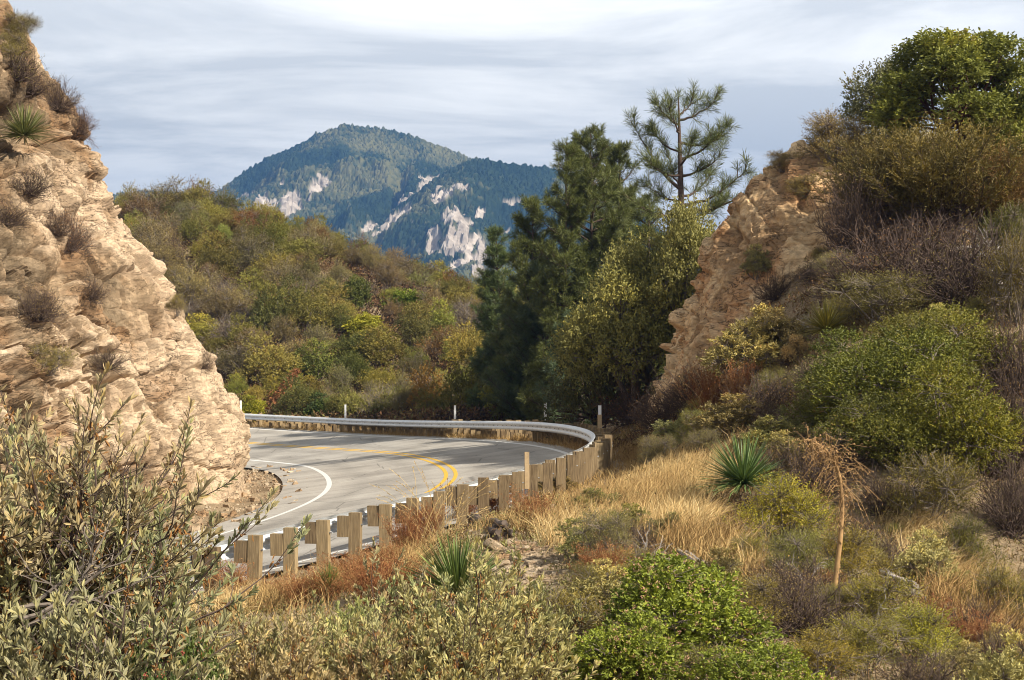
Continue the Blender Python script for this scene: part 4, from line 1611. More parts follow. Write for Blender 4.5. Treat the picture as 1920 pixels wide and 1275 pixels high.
# ---- broadleaf trees
def tree_mesh(seed, n_lobes, lobe_r, leaf, sprigs, per, stretch=(1, 1, 1), dome=.55, trunk_h=.25, kind='lance', lw=.5, up=.3, spr=.06, trunks=3, tr_r=.03):
    """unit crown on a short branching trunk"""
    rg = np.random.default_rng(seed)
    cr, tr = MB(), MB()
    cs, rs = [], []
    for i in range(n_lobes):
        d = rdir(rg, 1, .3)[0]; d[2] = abs(d[2])
        r = lobe_r * rg.uniform(.7, 1.25)
        k = rg.uniform(.55, 1) ** .5
        cs.append(np.array([d[0] * (.5 - r * .7) * k, d[1] * (.5 - r * .7) * k, trunk_h + r * .3 + d[2] * (1 - trunk_h - r) * k])); rs.append(r)
    cs, rs = np.array(cs), np.array(rs)
    li = rg.choice(n_lobes, sprigs, p=rs ** 2 / (rs ** 2).sum())
    d = rdir(rg, sprigs, .35)
    p0 = cs[li] + d * rs[li][:, None] * rg.uniform(.75, 1.0, (sprigs, 1))
    ax = nrm(d + [0, 0, up] + rg.normal(0, .3, (sprigs, 3)))
    ln = spr * rg.uniform(.5, 1.4, sprigs)
    pos = (p0[:, None] + ax[:, None] * (ln[:, None] * np.linspace(0, 1, per)[None])[..., None]).reshape(-1, 3)
    n = len(pos)
    tint = np.clip(np.repeat(.42 + rg.normal(0, .13, n_lobes)[li] + rg.normal(0, .08, sprigs), per) + rg.normal(0, .12, n), 0, .96)
    leaves(cr, pos, nrm(np.repeat(ax, per, 0) * .7 + rdir(rg, n)), leaf * rg.uniform(.6, 1.25, n), leaf * lw, tint, rg, .25, kind)
    for t in range(trunks):
        a = rg.uniform(0, 6.283)
        fork = np.array([math.cos(a) * .12, math.sin(a) * .12, trunk_h * rg.uniform(.8, 1.3)])
        tube(tr, [[math.cos(a) * .03, math.sin(a) * .03, -.08], fork * .5 + rg.normal(0, .01, 3), fork], [tr_r, tr_r * .85, tr_r * .75], 7)
        for i in range(t, n_lobes, trunks):
            c = cs[i]
            mid = fork * .5 + c * .5 + rg.normal(0, .03, 3) + [0, 0, .03]
            s = np.linspace(0, 1, 6)[:, None]
            tube(tr, (1 - s) ** 2 * fork + 2 * s * (1 - s) * mid + s * s * c, np.linspace(tr_r * .55, tr_r * .16, 6), 5)
            for q in range(3):
                e = c + rdir(rg, 1, .2)[0] * rs[i] * .85
                tube(tr, [c * .7 + fork * .3, (c + e) / 2, e], [tr_r * .22, tr_r * .16, tr_r * .08], 3)
    return tr, cr


def tree_at(seed, px, py, d, w, h, col, label, leafmat, barkmat, **k):
    q = P(px, py, d); b = drop(q[0], q[1])
    tr, cr = tree_mesh(seed, **k)
    s = d / FPX
    ztop = P(px, py - h, d)[2]
    o = empty('tree', tuple(b), 0)
    o.scale = (w * s, w * s, ztop - b[2])
    tr.build('trunk', barkmat, o, smooth_=True)
    cr.build('crown', leafmat, o, color=col)
    tag(o, label, 'tree')
    return o


tree_at(401, 1800, 330, 46.5, 330, 268, (.200, .212, .040), 'big rounded bright green tree on top of the right hand hill', L_GLOSS, BARK_R,
        n_lobes=46, lobe_r=.10, leaf=.027, sprigs=5200, per=8, trunk_h=.22, trunks=4, tr_r=.022)
tree_at(402, 1915, 350, 45.5, 190, 200, (.225, .23, .042), 'bright green tree lobe at the frame edge beside the big rounded tree', L_GLOSS, BARK_R,
        n_lobes=26, lobe_r=.14, leaf=.04, sprigs=2600, per=8, trunk_h=.15, trunks=3, tr_r=.03)
tree_at(403, 1660, 310, 49.5, 170, 205, (.15, .15, .06), 'loose greyish green tree behind the big rounded tree', L_FINE, BARK,
        n_lobes=26, lobe_r=.12, leaf=.04, sprigs=1500, per=8, trunk_h=.2, trunks=3, kind='diamond', lw=.4, up=.6, spr=.12)
tree_at(404, 1190, 690, 57, 285, 240, (.25, .235, .065), 'yellowish olive oak spreading between the pines and the rock face', L_FINE, BARK,
        n_lobes=40, lobe_r=.125, leaf=.022, sprigs=4600, per=8, trunk_h=.20, trunks=4, kind='diamond', lw=.5, spr=.07, tr_r=.025)
tree_at(405, 1295, 560, 56, 190, 180, (.25, .235, .07), 'pale olive oak rising behind the crest of the rock face', L_FINE, BARK,
        n_lobes=30, lobe_r=.13, leaf=.028, sprigs=2600, per=8, trunk_h=.26, trunks=3, kind='diamond', lw=.5, spr=.08, tr_r=.025)
tree_at(406, 1120, 720, 59, 190, 150, (.10, .10, .035), 'dark shaded oak low under the olive oak', L_FINE, BARK_D,  # leaf colour darkened to paint in the shade below the olive oak
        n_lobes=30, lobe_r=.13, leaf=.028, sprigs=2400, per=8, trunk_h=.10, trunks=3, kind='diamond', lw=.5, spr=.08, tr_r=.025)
print('trees', round(time.time() - T0, 1))

# ---- right hand hill, crag and gully: foot px, foot py, width, height, colour, protos, label
HILL = [
    (1570, 305, 165, 105, GREYO, OPEN, 'greyish olive loose shrub on the skyline at the top of the rock face'),
    (1470, 320, 90, 42, (.2, .18, .09), OPEN, 'thin pale plant on the upper rim of the rock face'),
    (1660, 405, 190, 160, (.098, .085, .040), PLUME, 'feathery olive shrub below the loose greyish tree'),
    (1770, 425, 250, 205, (.106, .090, .040), PLUME, 'largest feathery olive shrub with orange tips under the rounded tree'),
    (1870, 430, 170, 160, (.118, .078, .040), PLUME, 'reddish feathery shrub under the frame edge tree'),
    (1610, 480, 160, 150, PURP, TWIGGY, 'dark purplish twiggy shrub on the face of the right hand hill'),
    (1510, 370, 80, 45, (.19, .17, .09), OPEN, 'pale olive shrub near the top of the rock face'),
    (1690, 545, 250, 135, (.120, .075, .042), TWIGGY, 'wide brown twiggy shrub above the olive mound'),
    (1800, 570, 230, 160, (.110, .085, .035), TWIGGY, 'brown olive twiggy shrub under the bleached branches'),
    (1900, 610, 150, 190, DOLIVE, OPEN, 'dark olive shrub at the frame edge below the bleached branches'),
    (1890, 500, 130, 120, DOLIVE, OPEN, 'dark olive shrub at the frame edge above the bleached branches'),
    (1600, 555, 150, 75, (.20, .15, .07), TWIGGY, 'low tan shrub beside the wide brown twiggy one'),
    (1650, 610, 230, 100, (.15, .14, .05), OPEN, 'yellowish olive mound above the green thicket'),
    (1720, 470, 160, 90, (.12, .08, .045), TWIGGY, 'brown twiggy shrub right under the largest feathery shrub'),
    (1415, 705, 190, 130, SAGEC, SAGE, 'pale sage shrub in front of the foot of the rock face'),
    (1470, 660, 120, 80, (.19, .18, .10), SAGE, 'small pale sage shrub beside the yucca on the hill'),
    (1420, 520, 70, 62, (.15, .15, .09), SAGE, 'small grey green plant halfway up the rock face'),
    (1455, 560, 80, 50, (.16, .12, .06), TWIGGY, 'tiny tan twiggy plant on the rock face gully'),
    (1690, 800, 300, 200, (.090, .130, .026), DENSE, 'large green shrub in the middle of the thicket in the gully'),
    (1790, 740, 260, 170, (.105, .140, .032), DENSE, 'green shrub at the top of the thicket beside the dark slope'),
    (1610, 760, 230, 145, (.075, .115, .026), DENSE, 'green shrub of the thicket just below the yucca on the hill'),
    (1780, 885, 270, 210, (.092, .122, .022), DENSE, 'dark green shrub at the outer lower side of the thicket'),
    (1665, 875, 230, 150, (.080, .120, .024), DENSE, 'green shrub at the lowest point of the thicket'),
    (1560, 810, 180, 110, (.085, .120, .028), DENSE, 'green shrub at the inner side of the thicket by the dry stalk'),
    (1720, 690, 210, 110, (.110, .140, .036), DENSE, 'lighter green shrub crowning the thicket'),
    (1740, 985, 200, 150, (.125, .110, .032), OPEN, 'brownish olive rounded shrub below the green thicket'),
    (1815, 1075, 140, 110, (.10, .12, .03), OPEN, 'green shrub at the dark bottom of the gully'),
    (1880, 890, 150, 190, BROWN, TWIGGY, 'dark brown twiggy shrub at the frame edge beside the thicket'),
    (1900, 1000, 130, 150, (.08, .06, .035), TWIGGY, 'shade darkened twiggy shrub at the frame edge in the gully'),  # near-black colour stands in for the deep shade of the gully
    (1900, 740, 130, 150, (.10, .075, .035), TWIGGY, 'brown twiggy shrub at the frame edge above the thicket'),
    (1660, 960, 120, 80, (.13, .10, .04), TWIGGY, 'brown twiggy shrub beside the dry flower stalk'),
    (1440, 775, 140, 70, (.20, .12, .05), TWIGGY, 'rusty dry shrub between the sage and the green thicket'),
    (1370, 815, 150, 75, (.18, .185, .10), SAGE, 'yellowish pale shrub on the rise behind the dry grass'),
    (1460, 850, 150, 70, (.185, .185, .10), SAGE, 'yellowish pale shrub above the large yucca'),
    (1290, 845, 130, 75, (.15, .17, .095), SAGE, 'pale green shrub at the upper edge of the dry grass'),
    (1530, 940, 150, 120, (.24, .18, .085), TWIGGY, 'tan twiggy shrub behind the large yucca'),
    (1450, 900, 130, 60, (.22, .16, .075), TWIGGY, 'low tan shrub right behind the blades of the large yucca'),
    (1560, 880, 150, 80, (.25, .19, .09), TWIGGY, 'tan twiggy shrub at the top of the dry flower stalk'),
    (1250, 805, 140, 70, (.12, .085, .045), TWIGGY, 'brown twiggy shrub beyond the end of the guardrail'),
    (1190, 790, 130, 80, (.16, .075, .035), TWIGGY, 'reddish brown shrub beyond the marker post at the rail end'),
    (1135, 775, 110, 70, (.11, .08, .038), TWIGGY, 'dark brown shrub behind the rail end marker post'),
    (1210, 740, 120, 75, (.11, .07, .035), TWIGGY, 'dark rusty shrub in the hollow under the rock face'),
    (1300, 770, 130, 90, (.18, .13, .07), TWIGGY, 'tan brown twiggy shrub under the foot of the rock face'),
    (1475, 1020, 200, 130, (.24, .22, .036), OPEN, 'yellow green low shrub below the large yucca'),
    (1410, 1060, 110, 60, (.22, .20, .05), OPEN, 'small yellow green shrub behind the grey log'),
    (1600, 1095, 180, 110, (.18, .175, .04), OPEN, 'olive shrub round the foot of the dry flower stalk'),
    (1660, 1185, 190, 120, (.19, .185, .042), OPEN, 'olive green shrub in front of the weathered log on the crest'),
    (1740, 1250, 190, 120, (.22, .235, .042), OPEN, 'lime green shrub near the bottom frame edge by the dry grass crest'),
    (1620, 1265, 200, 110, (.17, .18, .036), OPEN, 'olive green shrub near the bottom frame edge below the stalk'),
    (1500, 1190, 210, 110, (.150, .125, .045), TWIGGY, 'brownish olive shrub between pink flecked shrub and dry stalk'),
    (1400, 1180, 180, 100, (.21, .19, .045), OPEN, 'olive shrub above the pink flecked green shrub'),
    (1350, 1110, 120, 60, (.165, .155, .07), SAGE, 'low pale shrub in front of the grey log'),
    (1530, 1275, 190, 100, (.20, .175, .045), OPEN, 'brownish olive shrub at the bottom frame edge'),
    (1870, 1270, 130, 90, (.15, .09, .05), TWIGGY, 'reddish brown twiggy shrub in the bottom corner'),
    (1800, 1285, 120, 80, SAGEC, SAGE, 'pale sage shrub in the bottom corner'),
    (1085, 1050, 105, 75, (.165, .165, .085), SAGE, 'grey green shrub beside the rock slide'),
    (1175, 1010, 100, 65, (.17, .165, .08), SAGE, 'grey green shrub in the dry grass before the guardrail'),
    (1255, 1015, 80, 55, (.15, .15, .08), SAGE, 'small grey green shrub in the dry grass'),
    (1120, 955, 90, 40, (.17, .17, .08), SAGE, 'low grey green shrub near the guardrail posts'),
    (1040, 928, 100, 36, (.17, .16, .075), SAGE, 'low grey green shrub under the brown paddle post'),
    # on the left cliff
    (20, 120, 90, 60, (.16, .14, .06), OPEN, 'dull olive shrub in the upper corner of the left cliff'),
    (60, 175, 70, 45, (.20, .15, .08), TWIGGY, 'dry tan shrub just above the alcove of the cliff'),
    (170, 560, 60, 40, (.22, .14, .07), TWIGGY, 'tiny rusty shrub right of the cliff cleft'),
    (110, 440, 60, 50, (.25, .15, .07), TWIGGY, 'small tan shrub at the top of the cliff cleft'),
    (200, 690, 70, 45, (.18, .15, .07), TWIGGY, 'dry shrub low on the cliff above the close thicket'),
    (330, 590, 40, 40, (.20, .18, .07), OPEN, 'tiny olive plant on the cliff silhouette below the golden shrub'),
    (380, 690, 36, 36, (.22, .16, .08), TWIGGY, 'tiny dry plant near the foot of the cliff silhouette'),
    (90, 700, 110, 60, (.18, .16, .07), OPEN, 'olive shrub at the foot of the broken part of the cliff'),
    (10, 420, 80, 50, (.20, .15, .08), TWIGGY, 'dry shrub at the frame edge below the cliff yucca'),
    (215, 360, 34, 26, (.2, .16, .08), TWIGGY, 'tiny dry twigs on the cliff silhouette against the sky'),
    (75, 110, 110, 75, (.15, .13, .05), OPEN, 'olive shrub on the top edge of the left cliff'),
    (35, 75, 80, 60, (.14, .13, .05), OPEN, 'olive shrub at the frame corner on the left cliff'),
    (95, 60, 80, 70, (.13, .13, .055), OPEN, 'loose twiggy shrub leaning out from the cliff top against the sky'),
    (110, 205, 70, 60, (.19, .14, .09), TWIGGY, 'grey dry shrub on the cliff edge above the yucca'),
    (148, 250, 60, 52, (.22, .15, .09), TWIGGY, 'tan dry shrub on the cliff edge against the sky'),
    (30, 150, 90, 60, (.17, .14, .06), TWIGGY, 'dry olive shrub above the dark alcove of the cliff'),
    (135, 470, 70, 70, (.26, .14, .06), TWIGGY, 'rusty dry shrub in the cleft of the cliff'),
    (50, 365, 100, 50, (.22, .18, .13), TWIGGY, 'grey dead shrub hanging below the yucca of the cliff'),
    (320, 500, 48, 62, (.33, .22, .09), TWIGGY, 'small golden dry shrub on the cliff silhouette'),
    (75, 600, 90, 60, (.20, .16, .08), TWIGGY, 'dry shrub low on the broken part of the cliff'),
]
for px, py, w, h, c_, pr, lb in HILL:
    nm = 'twiggy_shrub' if pr is TWIGGY else 'feathery_shrub' if pr is PLUME else 'sage_shrub' if pr is SAGE else 'green_shrub' if pr is DENSE else 'loose_shrub'
    if pr is DENSE:
        c_ = (c_[0] * 1.15, c_[1] * .95, c_[2] * 1.1)
    at_px(pr, px, py, w * 1.12, h * 1.12, c_, nm, 'shrub', lb, unit_h=(1.0 if pr is PLUME else .62 if pr is TWIGGY else .85))

# ---- yuccas
YG = (.085, .125, .060)
for px, py, w, h, c_, pr, lb, dd in [
    (45, 292, 118, 118, (.10, .135, .065), YUC, 'round spiky yucca on a ledge of the left cliff', None),
    (1395, 962, 185, 178, (.085, .13, .065), YUC, 'large round blue green yucca in the dry grass', None),
    (858, 1120, 250, 215, (.07, .115, .042), YUCUP, 'upright dark green yucca beside the rock slide', 17.0),
    (1550, 655, 115, 115, (.15, .165, .045), YUC, 'yellowish yucca on the hill above the green thicket', None),
    (1270, 1112, 90, 105, (.17, .185, .085), YUCUP, 'small pale yucca in front of the grey log', None),
    (615, 1125, 90, 110, (.10, .13, .045), YUCUP, 'small green yucca in front of the guardrail posts', None),
    (610, 792, 50, 58, (.16, .18, .09), YUCUP, 'pale yucca close behind the far guardrail', None),
    (495, 570, 48, 48, (.085, .11, .06), YUC, 'grey green yucca among the shrubs high on the chaparral hill', None),
    (1010, 1140, 90, 80, (.07, .11, .05), YUCUP, 'low dark yucca half hidden below the rock slide', None),
    (1680, 1010, 60, 50, (.12, .13, .05), YUCUP, 'small yucca tuft beside the weathered log on the crest', None),
    (840, 1290, 150, 110, (.11, .14, .07), YUCUP, 'yucca tips showing at the bottom edge among woolly shrubs', None),
]:
    at_px(pr, px, py, w * 1.12, h * 1.12, c_, 'yucca', 'yucca', lb, d=dd, sink=(-.22 if pr is YUC else -.05), unit_h=1.0)

# ---- foreground shrubs
NEARC = (.29, .28, .185)
GR = 'woolly leaved shrubs in front of the camera'


def near(pr, x, y, s, c_, lb, zoff=0.0, rz=None, tilt=(0, 0), name='woolly_shrub', group=None):
    b = drop(x, y)
    return put(pr[rng.integers(len(pr))], name, 'shrub', b + [0, 0, zoff], rng.uniform(0, 6.28) if rz is None else rz, (s, s, s), jit(c_, .06), lb, group, tilt=tilt)


def px2x(px, y):
    return (px - 960) / FPX * y


# left: woolly shrubs close to the camera, mixed with red berried ones
for px, y, s, z, lb in [(30, 6.6, .95, -.25, 'woolly pale olive shrub in the lower left corner'), (130, 6.3, .80, -.30, 'woolly pale olive shrub at the bottom edge by the corner one'),
                        (215, 6.8, .66, -.45, 'woolly pale olive shrub in front of the red berried thicket'), (60, 7.9, 1.05, -.02, 'tall woolly shrub behind the corner one'),
                        (-60, 7.6, 1.1, .05, 'woolly shrub cut by the frame edge'), (180, 7.6, .86, -.15, 'woolly shrub in the middle of the close thicket'),
                        (110, 9.0, 1.0, .0, 'woolly shrub at the back of the close thicket'), (10, 9.4, 1.15, .05, 'high woolly shrub at the back by the frame edge'),
                        (235, 7.8, .56, -.42, 'small woolly shrub below the hanging branches'), (90, 5.6, .70, -.45, 'woolly shrub nearest the camera at the bottom edge')]:
    near(YERBA_TALL, px2x(px, y), y, s, NEARC, lb, z, group=GR)
for px, y, s, z, rz, lb in [(20, 7.6, .92, .02, 0.1, 'long bare branched shrub arching over towards the guardrail'), (-30, 8.6, 1.0, .05, .0, 'long branched woolly shrub leaning across the cliff foot'),
                            (70, 6.9, .64, -.30, .1, 'bare branched shrub reaching over the guardrail posts')]:
    near(YERBA_LEAN, px2x(px, y), y, s, (.245, .24, .16), lb, z, rz=rz)
BERRYR = []
for me in BERRY:
    k = dict(me)
    mm = k['seed_heads'].copy(); mm.materials.clear(); mm.materials.append(L_RED); k['seed_heads'] = mm
    BERRYR.append(k)
for px, y, w, h, c_, lb in [(315, 6.6, .62, .95, (.085, .115, .03), 'dark green shrub with red berries in the close thicket'), (60, 10.0, 1.3, 1.75, (.19, .20, .04), 'yellow green red berried shrub high by the frame edge'),
                            (290, 8.2, .6, .95, (.10, .155, .03), 'red berried shrub hanging over the road shoulder'), (170, 8.3, .8, 1.40, (.09, .14, .03), 'dark red berried shrub behind the woolly ones'),
                            (245, 5.8, .66, .98, (.08, .11, .03), 'dark green red berried shrub low at the bottom edge'), (340, 9.4, .42, .6, (.10, .15, .03), 'small red berried shrub by the first guardrail posts')]:
    b = drop(px2x(px, y), y)
    put(BERRYR[rng.integers(2)], 'berry_shrub', 'shrub', b - [0, 0, .05], rng.uniform(0, 6.28), (w, w, h), c_, lb)
# bottom right: green shrub flecked with pink
for px, y, w, h, lb in [(1300, 12.4, 1.5, .88, 'bright green shrub flecked with pink at the bottom edge'), (1150, 11.2, 1.05, .68, 'smaller pink flecked green shrub beside the woolly ones'), (1420, 11.0, 1.0, .55, 'low pink flecked green shrub at the bottom edge towards the olive shrubs')]:
    b = drop(px2x(px, y), y)
    put(BERRY[rng.integers(2)], 'flowering_shrub', 'shrub', b - [0, 0, .05], rng.uniform(0, 6.28), (w, w, h / .75), (.21, .25, .036), lb)
# bottom middle: field of woolly shrubs
k = 0
for y in (9.6, 10.8, 12.2, 13.8, 15.6, 17.5):
    for px in np.arange(400, 1110, 84 * 9 / y + 10):
        px_ = px + rng.normal(0, 22)
        if y > 15 or (y > 13 and px_ > 700) or (px_ > 1020 and y < 13) or (px_ < 660 and y > 11.6):
            continue
        s = rng.uniform(.62, .95) * (.82 if px_ < 700 else 1)
        if rng.random() < .3:
            pr_ = (SAGE, OPEN, TWIGGY)[rng.integers(3)]
            o = near(pr_, px2x(px_, y), y, s * .95, (.25, .22, .10), None, -.03, name='mixed_shrub', group='mixed shrubs among the woolly ones')
            REG.append((o, 'small dry shrub', 'among the woolly shrubs below the guardrail', px_))
            continue
        o = near(YERBA, px2x(px_, y), y + rng.normal(0, .4), s, (.33, .305, .18) if rng.random() < .7 else (.25, .25, .14), None, -.06, group='woolly shrubs along the slope below the guardrail')
        REG.append((o, 'pale woolly shrub', 'nearest the bottom edge of the photo' if y < 10 else 'near the bottom edge below the yucca' if y < 13 else 'on the slope below the yucca' if y < 13 else 'on the slope below the guardrail posts', px_))
        k += 1
print('near', k, round(time.time() - T0, 1))
# dry weeds
WEEDL = [(640, 1100, 110, 60), (690, 1105, 120, 70), (620, 1125, 110, 60), (770, 1130, 120, 80), (725, 1080, 90, 60), (560, 1135, 100, 60), (500, 1135, 90, 50), (1000, 985, 90, 60), (930, 965, 90, 60), (870, 975, 90, 70), (740, 1165, 130, 110), (690, 1130, 100, 80),
         (800, 1010, 80, 70), (760, 1040, 90, 80), (430, 1120, 90, 70), (1330, 780, 100, 100), (1395, 770, 90, 90), 
         (1130, 1100, 120, 80), (1740, 1200, 120, 80), (1830, 1230, 120, 80), (1550, 1120, 80, 50)]
for px, py, w, h in WEEDL:
    o = at_px(WEEDS, px, py, w, h, TAN, 'dry_weed', 'weed', None, 'dry weeds on the slope', unit_h=.95)
    if o:
        REG.append((o, 'tuft of dry stalks', 'beside the guardrail posts' if py < 1080 and px < 1120 else 'on the slope in front of the guardrail' if px < 1120 else 'on the right hand slope', px))
print('weeds', round(time.time() - T0, 1))

# ------------------------------------------------------------------ ground cover nobody could count
def blades(mb, base, d, L, w, tint, rng, bend=.35):
    n = len(base)
    s = nrm(np.cross(d, rng.normal(size=(n, 3))))
    g = nrm(rng.normal(size=(n, 3)) * [1, 1, .2] - [0, 0, .4])
    mid = base + d * (L * .55)[:, None]
    tip = base + d * L[:, None] + g * (L * bend * rng.random(n))[:, None]
    V = np.stack([base - s * w[:, None] * .5, base + s * w[:, None] * .5, mid + s * w[:, None] * .4, mid - s * w[:, None] * .4, tip], 1)
    k = np.arange(n)[:, None] * 5
    tt = np.repeat(tint, 5)
    nb = mb.n
    mb.add(V.reshape(-1, 3), k + np.array([[0, 1, 2, 3]]), tt)
    mb.f.setdefault((3, 0), []).append(k + np.array([[3, 2, 4]]) + nb)


def inpoly(px, py, poly):
    poly = np.array(poly, float)
    r = np.zeros(len(px), bool)
    j = len(poly) - 1
    for i in range(len(poly)):
        a, b = poly[i], poly[j]
        c = ((a[1] > py) != (b[1] > py)) & (px < (b[0] - a[0]) * (py - a[1]) / (b[1] - a[1] + 1e-9) + a[0])
        r ^= c
        j = i
    return r


def scatter(n, x0, x1, y0, y1, rng, near_w=0.0):
    y = y0 + (y1 - y0) * rng.random(n) ** (1 + near_w)
    x = rng.uniform(x0, x1, n)
    m_ = np.abs(x) < .44 * y + 2.5
    x, y = x[m_], y[m_]
    z = height(x, y)
    return np.stack([x, y, z], 1)


def road_off(p):
    d2 = ((p[:, None, :2] - ROADXY[None]) ** 2).sum(-1)
    i = d2.argmin(1) * 4
    return (p[:, 0] - RX[i]) * NX[i] + (p[:, 1] - RY[i]) * NY[i], np.sqrt(d2.min(1)), RS[i]


rg = np.random.default_rng(900)
print('stalk d', hit(1558, 1160), hit(1000, 1274), hit(1395, 958))
GOLD = [[(1010, 1010), (1150, 850), (1290, 830), (1330, 900), (1330, 1000), (1420, 1060), (1400, 1110), (1250, 1040), (1130, 1010), (1040, 1040)],
        [(1640, 930), (1720, 960), (1830, 1060), (1930, 1140), (1930, 1240), (1800, 1180), (1700, 1100), (1650, 1010)],
        [(640, 1090), (800, 985), (1010, 930), (1120, 850), (1180, 850), (1040, 1000), (860, 1000), (740, 1090)],
        [(1160, 860), (1330, 800), (1500, 880), (1560, 940), (1480, 1000), (1300, 920)],
        [(330, 1150), (420, 1105), (560, 1105), (700, 1080), (640, 1150), (430, 1180)]]
DENS = [1.7, 2.2, .8, .5, .7]
p = scatter(120000, -9, 12, 10, 50, rg)
off, dm, ss = road_off(p)
keep_ = (dm > 4.75) & ~((ss < 13) & (dm < 5.4))
p = p[keep_]; short = np.where(ss[keep_] < 14, np.clip((dm[keep_] - 4.8) / 4.5, .22, 1), 1.0)
px, py = proj(p)
w = np.zeros(len(p))
for poly, dd in zip(GOLD, DENS):
    w = np.maximum(w, dd * inpoly(px, py, poly))
clump = .5 + .9 * vnoise(p * [.9, .9, 0] + [0, 0, 5.5], 910)
yb = hit(1395, 962)
k_ = (rg.random(len(p)) < w * np.clip(clump, .1, 1)) & (np.hypot(p[:, 0] - yb[0], p[:, 1] - yb[1]) > .75)
p = p[k_]; short = short[k_]
mb = MB()
nb = 9
base = np.repeat(p, nb, 0) + rg.normal(0, .05, (len(p) * nb, 3)) * [1, 1, 0]
tone = np.repeat(np.clip(.55 + .3 * vnoise(p * [.5, .5, 0], 911) + rg.normal(0, .1, len(p)), 0, 1), nb)
lean = np.repeat(np.stack([.35 + .5 * vnoise(p * [.4, .4, 0], 912), -.1 + .5 * vnoise(p * [.4, .4, 0], 913), np.ones(len(p))], 1), nb, 0)
d = nrm(lean + rg.normal(0, .42, (len(base), 3)) * [1, 1, .3])
L = np.repeat(rg.uniform(.26, .62, len(p)) * short, nb) * rg.uniform(.6, 1.2, len(base))
blades(mb, base - [0, 0, .03], d, L, np.full(len(base), .0075), np.clip(tone + rg.normal(0, .12, len(base)), 0, 1), rg, .6)
print('grass blades', len(base))
# verge between the far lane and the rail, and outside it
i = rg.integers(np.argmin(abs(RS - 8)), np.argmin(abs(RS - 72)), 9000)
o_ = np.where(rg.random(9000) < .5, rg.uniform(3.92, 4.22, 9000), rg.uniform(4.15, 6.2, 9000))
p = np.stack([RX[i] + NX[i] * o_, RY[i] + NY[i] * o_, np.zeros(9000)], 1)
p[:, 2] = height(p[:, 0], p[:, 1])
keep = rg.random(9000) < np.clip(.55 + 1.0 * vnoise(p * [.7, .7, 0] + [0, 0, 9.5], 920), .05, 1)
p = p[keep]
nb = 7
base = np.repeat(p, nb, 0) + rg.normal(0, .06, (len(p) * nb, 3)) * [1, 1, 0]
blades(mb, base - [0, 0, .03], nrm(rg.normal(0, .4, (len(base), 3)) + [0, 0, 1]), np.repeat(rg.uniform(.12, .42, len(p)), nb) * rg.uniform(.6, 1.2, len(base)), np.full(len(base), .012), np.clip(.4 + rg.normal(0, .2, len(base)), 0, 1), rg, .5)
tag(mb.build('dry_grass', MAT_GRASS), kind='stuff')

# smaller shrubs filling the near slopes
KF = [(OPEN, OLIVE, 'loose_shrub', .24), (OPEN, YOLIVE, 'loose_shrub', .14), (TWIGGY, BROWN, 'twiggy_shrub', .16), (TWIGGY, TAN, 'twiggy_shrub', .12), (SAGE, SAGEC, 'sage_shrub', .20), (OPEN, GREYO, 'loose_shrub', .14)]
KC = np.cumsum([k[3] for k in KF]); KC /= KC[-1]
KW = ['small olive green loose shrub', 'small yellowish olive loose shrub', 'small brown twiggy shrub', 'small tan twiggy shrub', 'small pale sage shrub', 'small greyish loose shrub']
nfill = 0
for t_ in range(6000):
    y = rg.uniform(11.5, 46); px_ = rg.uniform(950, 2330)
    x = (px_ - 960) / FPX * y
    q = np.array([[x, y, 0.0]])
    off, dm, ss = road_off(q)
    if dm[0] < 6.3:
        continue
    z = float(height([x], [y])[0])
    if drop(x, y)[2] > z + .05:
        continue
    pp_ = proj(np.array([x, y, z]))
    if pp_[1] > 1420 or (1180 < pp_[0] < 1500 and pp_[1] < 640):
        continue
    if inpoly(np.array([pp_[0]]), np.array([pp_[1]]), GOLD[0])[0] and rg.random() < .965:
        continue
    if inpoly(np.array([pp_[0]]), np.array([pp_[1]]), GOLD[1])[0] and rg.random() < .93:
        continue
    if 860 < pp_[0] < 1090 and 930 < pp_[1] < 1150 or 740 < pp_[0] < 1000 and 1000 < pp_[1] < 1250:
        continue
    if abs(pp_[0] - 1395) < 80 and 860 < pp_[1] < 1060 or abs(pp_[0] - 960) < 70 and 960 < pp_[1] < 1120 or abs(pp_[0] - 1300) < 60 and 1040 < pp_[1] < 1110:
        continue
    s = rg.uniform(.5, 1.05) * (.75 + .012 * y)
    if any((x - a) ** 2 + (y - b) ** 2 < (.30 * s + .55 * r_) ** 2 for a, b, r_ in PLANTED):
        continue
    i = int(np.searchsorted(KC, rg.random()))
    pr, c_, nm, _ = KF[i]
    where = 'under the rock face' if y > 33 else 'near the large yucca' if y > 20 else 'before the dry flower stalk'
    put(pr[rg.integers(len(pr))], nm, 'shrub', (x, y, z - .03), rg.uniform(0, 6.28), (s, s, s * rg.uniform(.65, 1.0)), tuple(np.array(jit(c_)) * 1.4), None, 'small shrubs scattered over the right hand slope', KW[i], where)
    nfill += 1
    if nfill >= 215:
        break
print('fill', nfill)

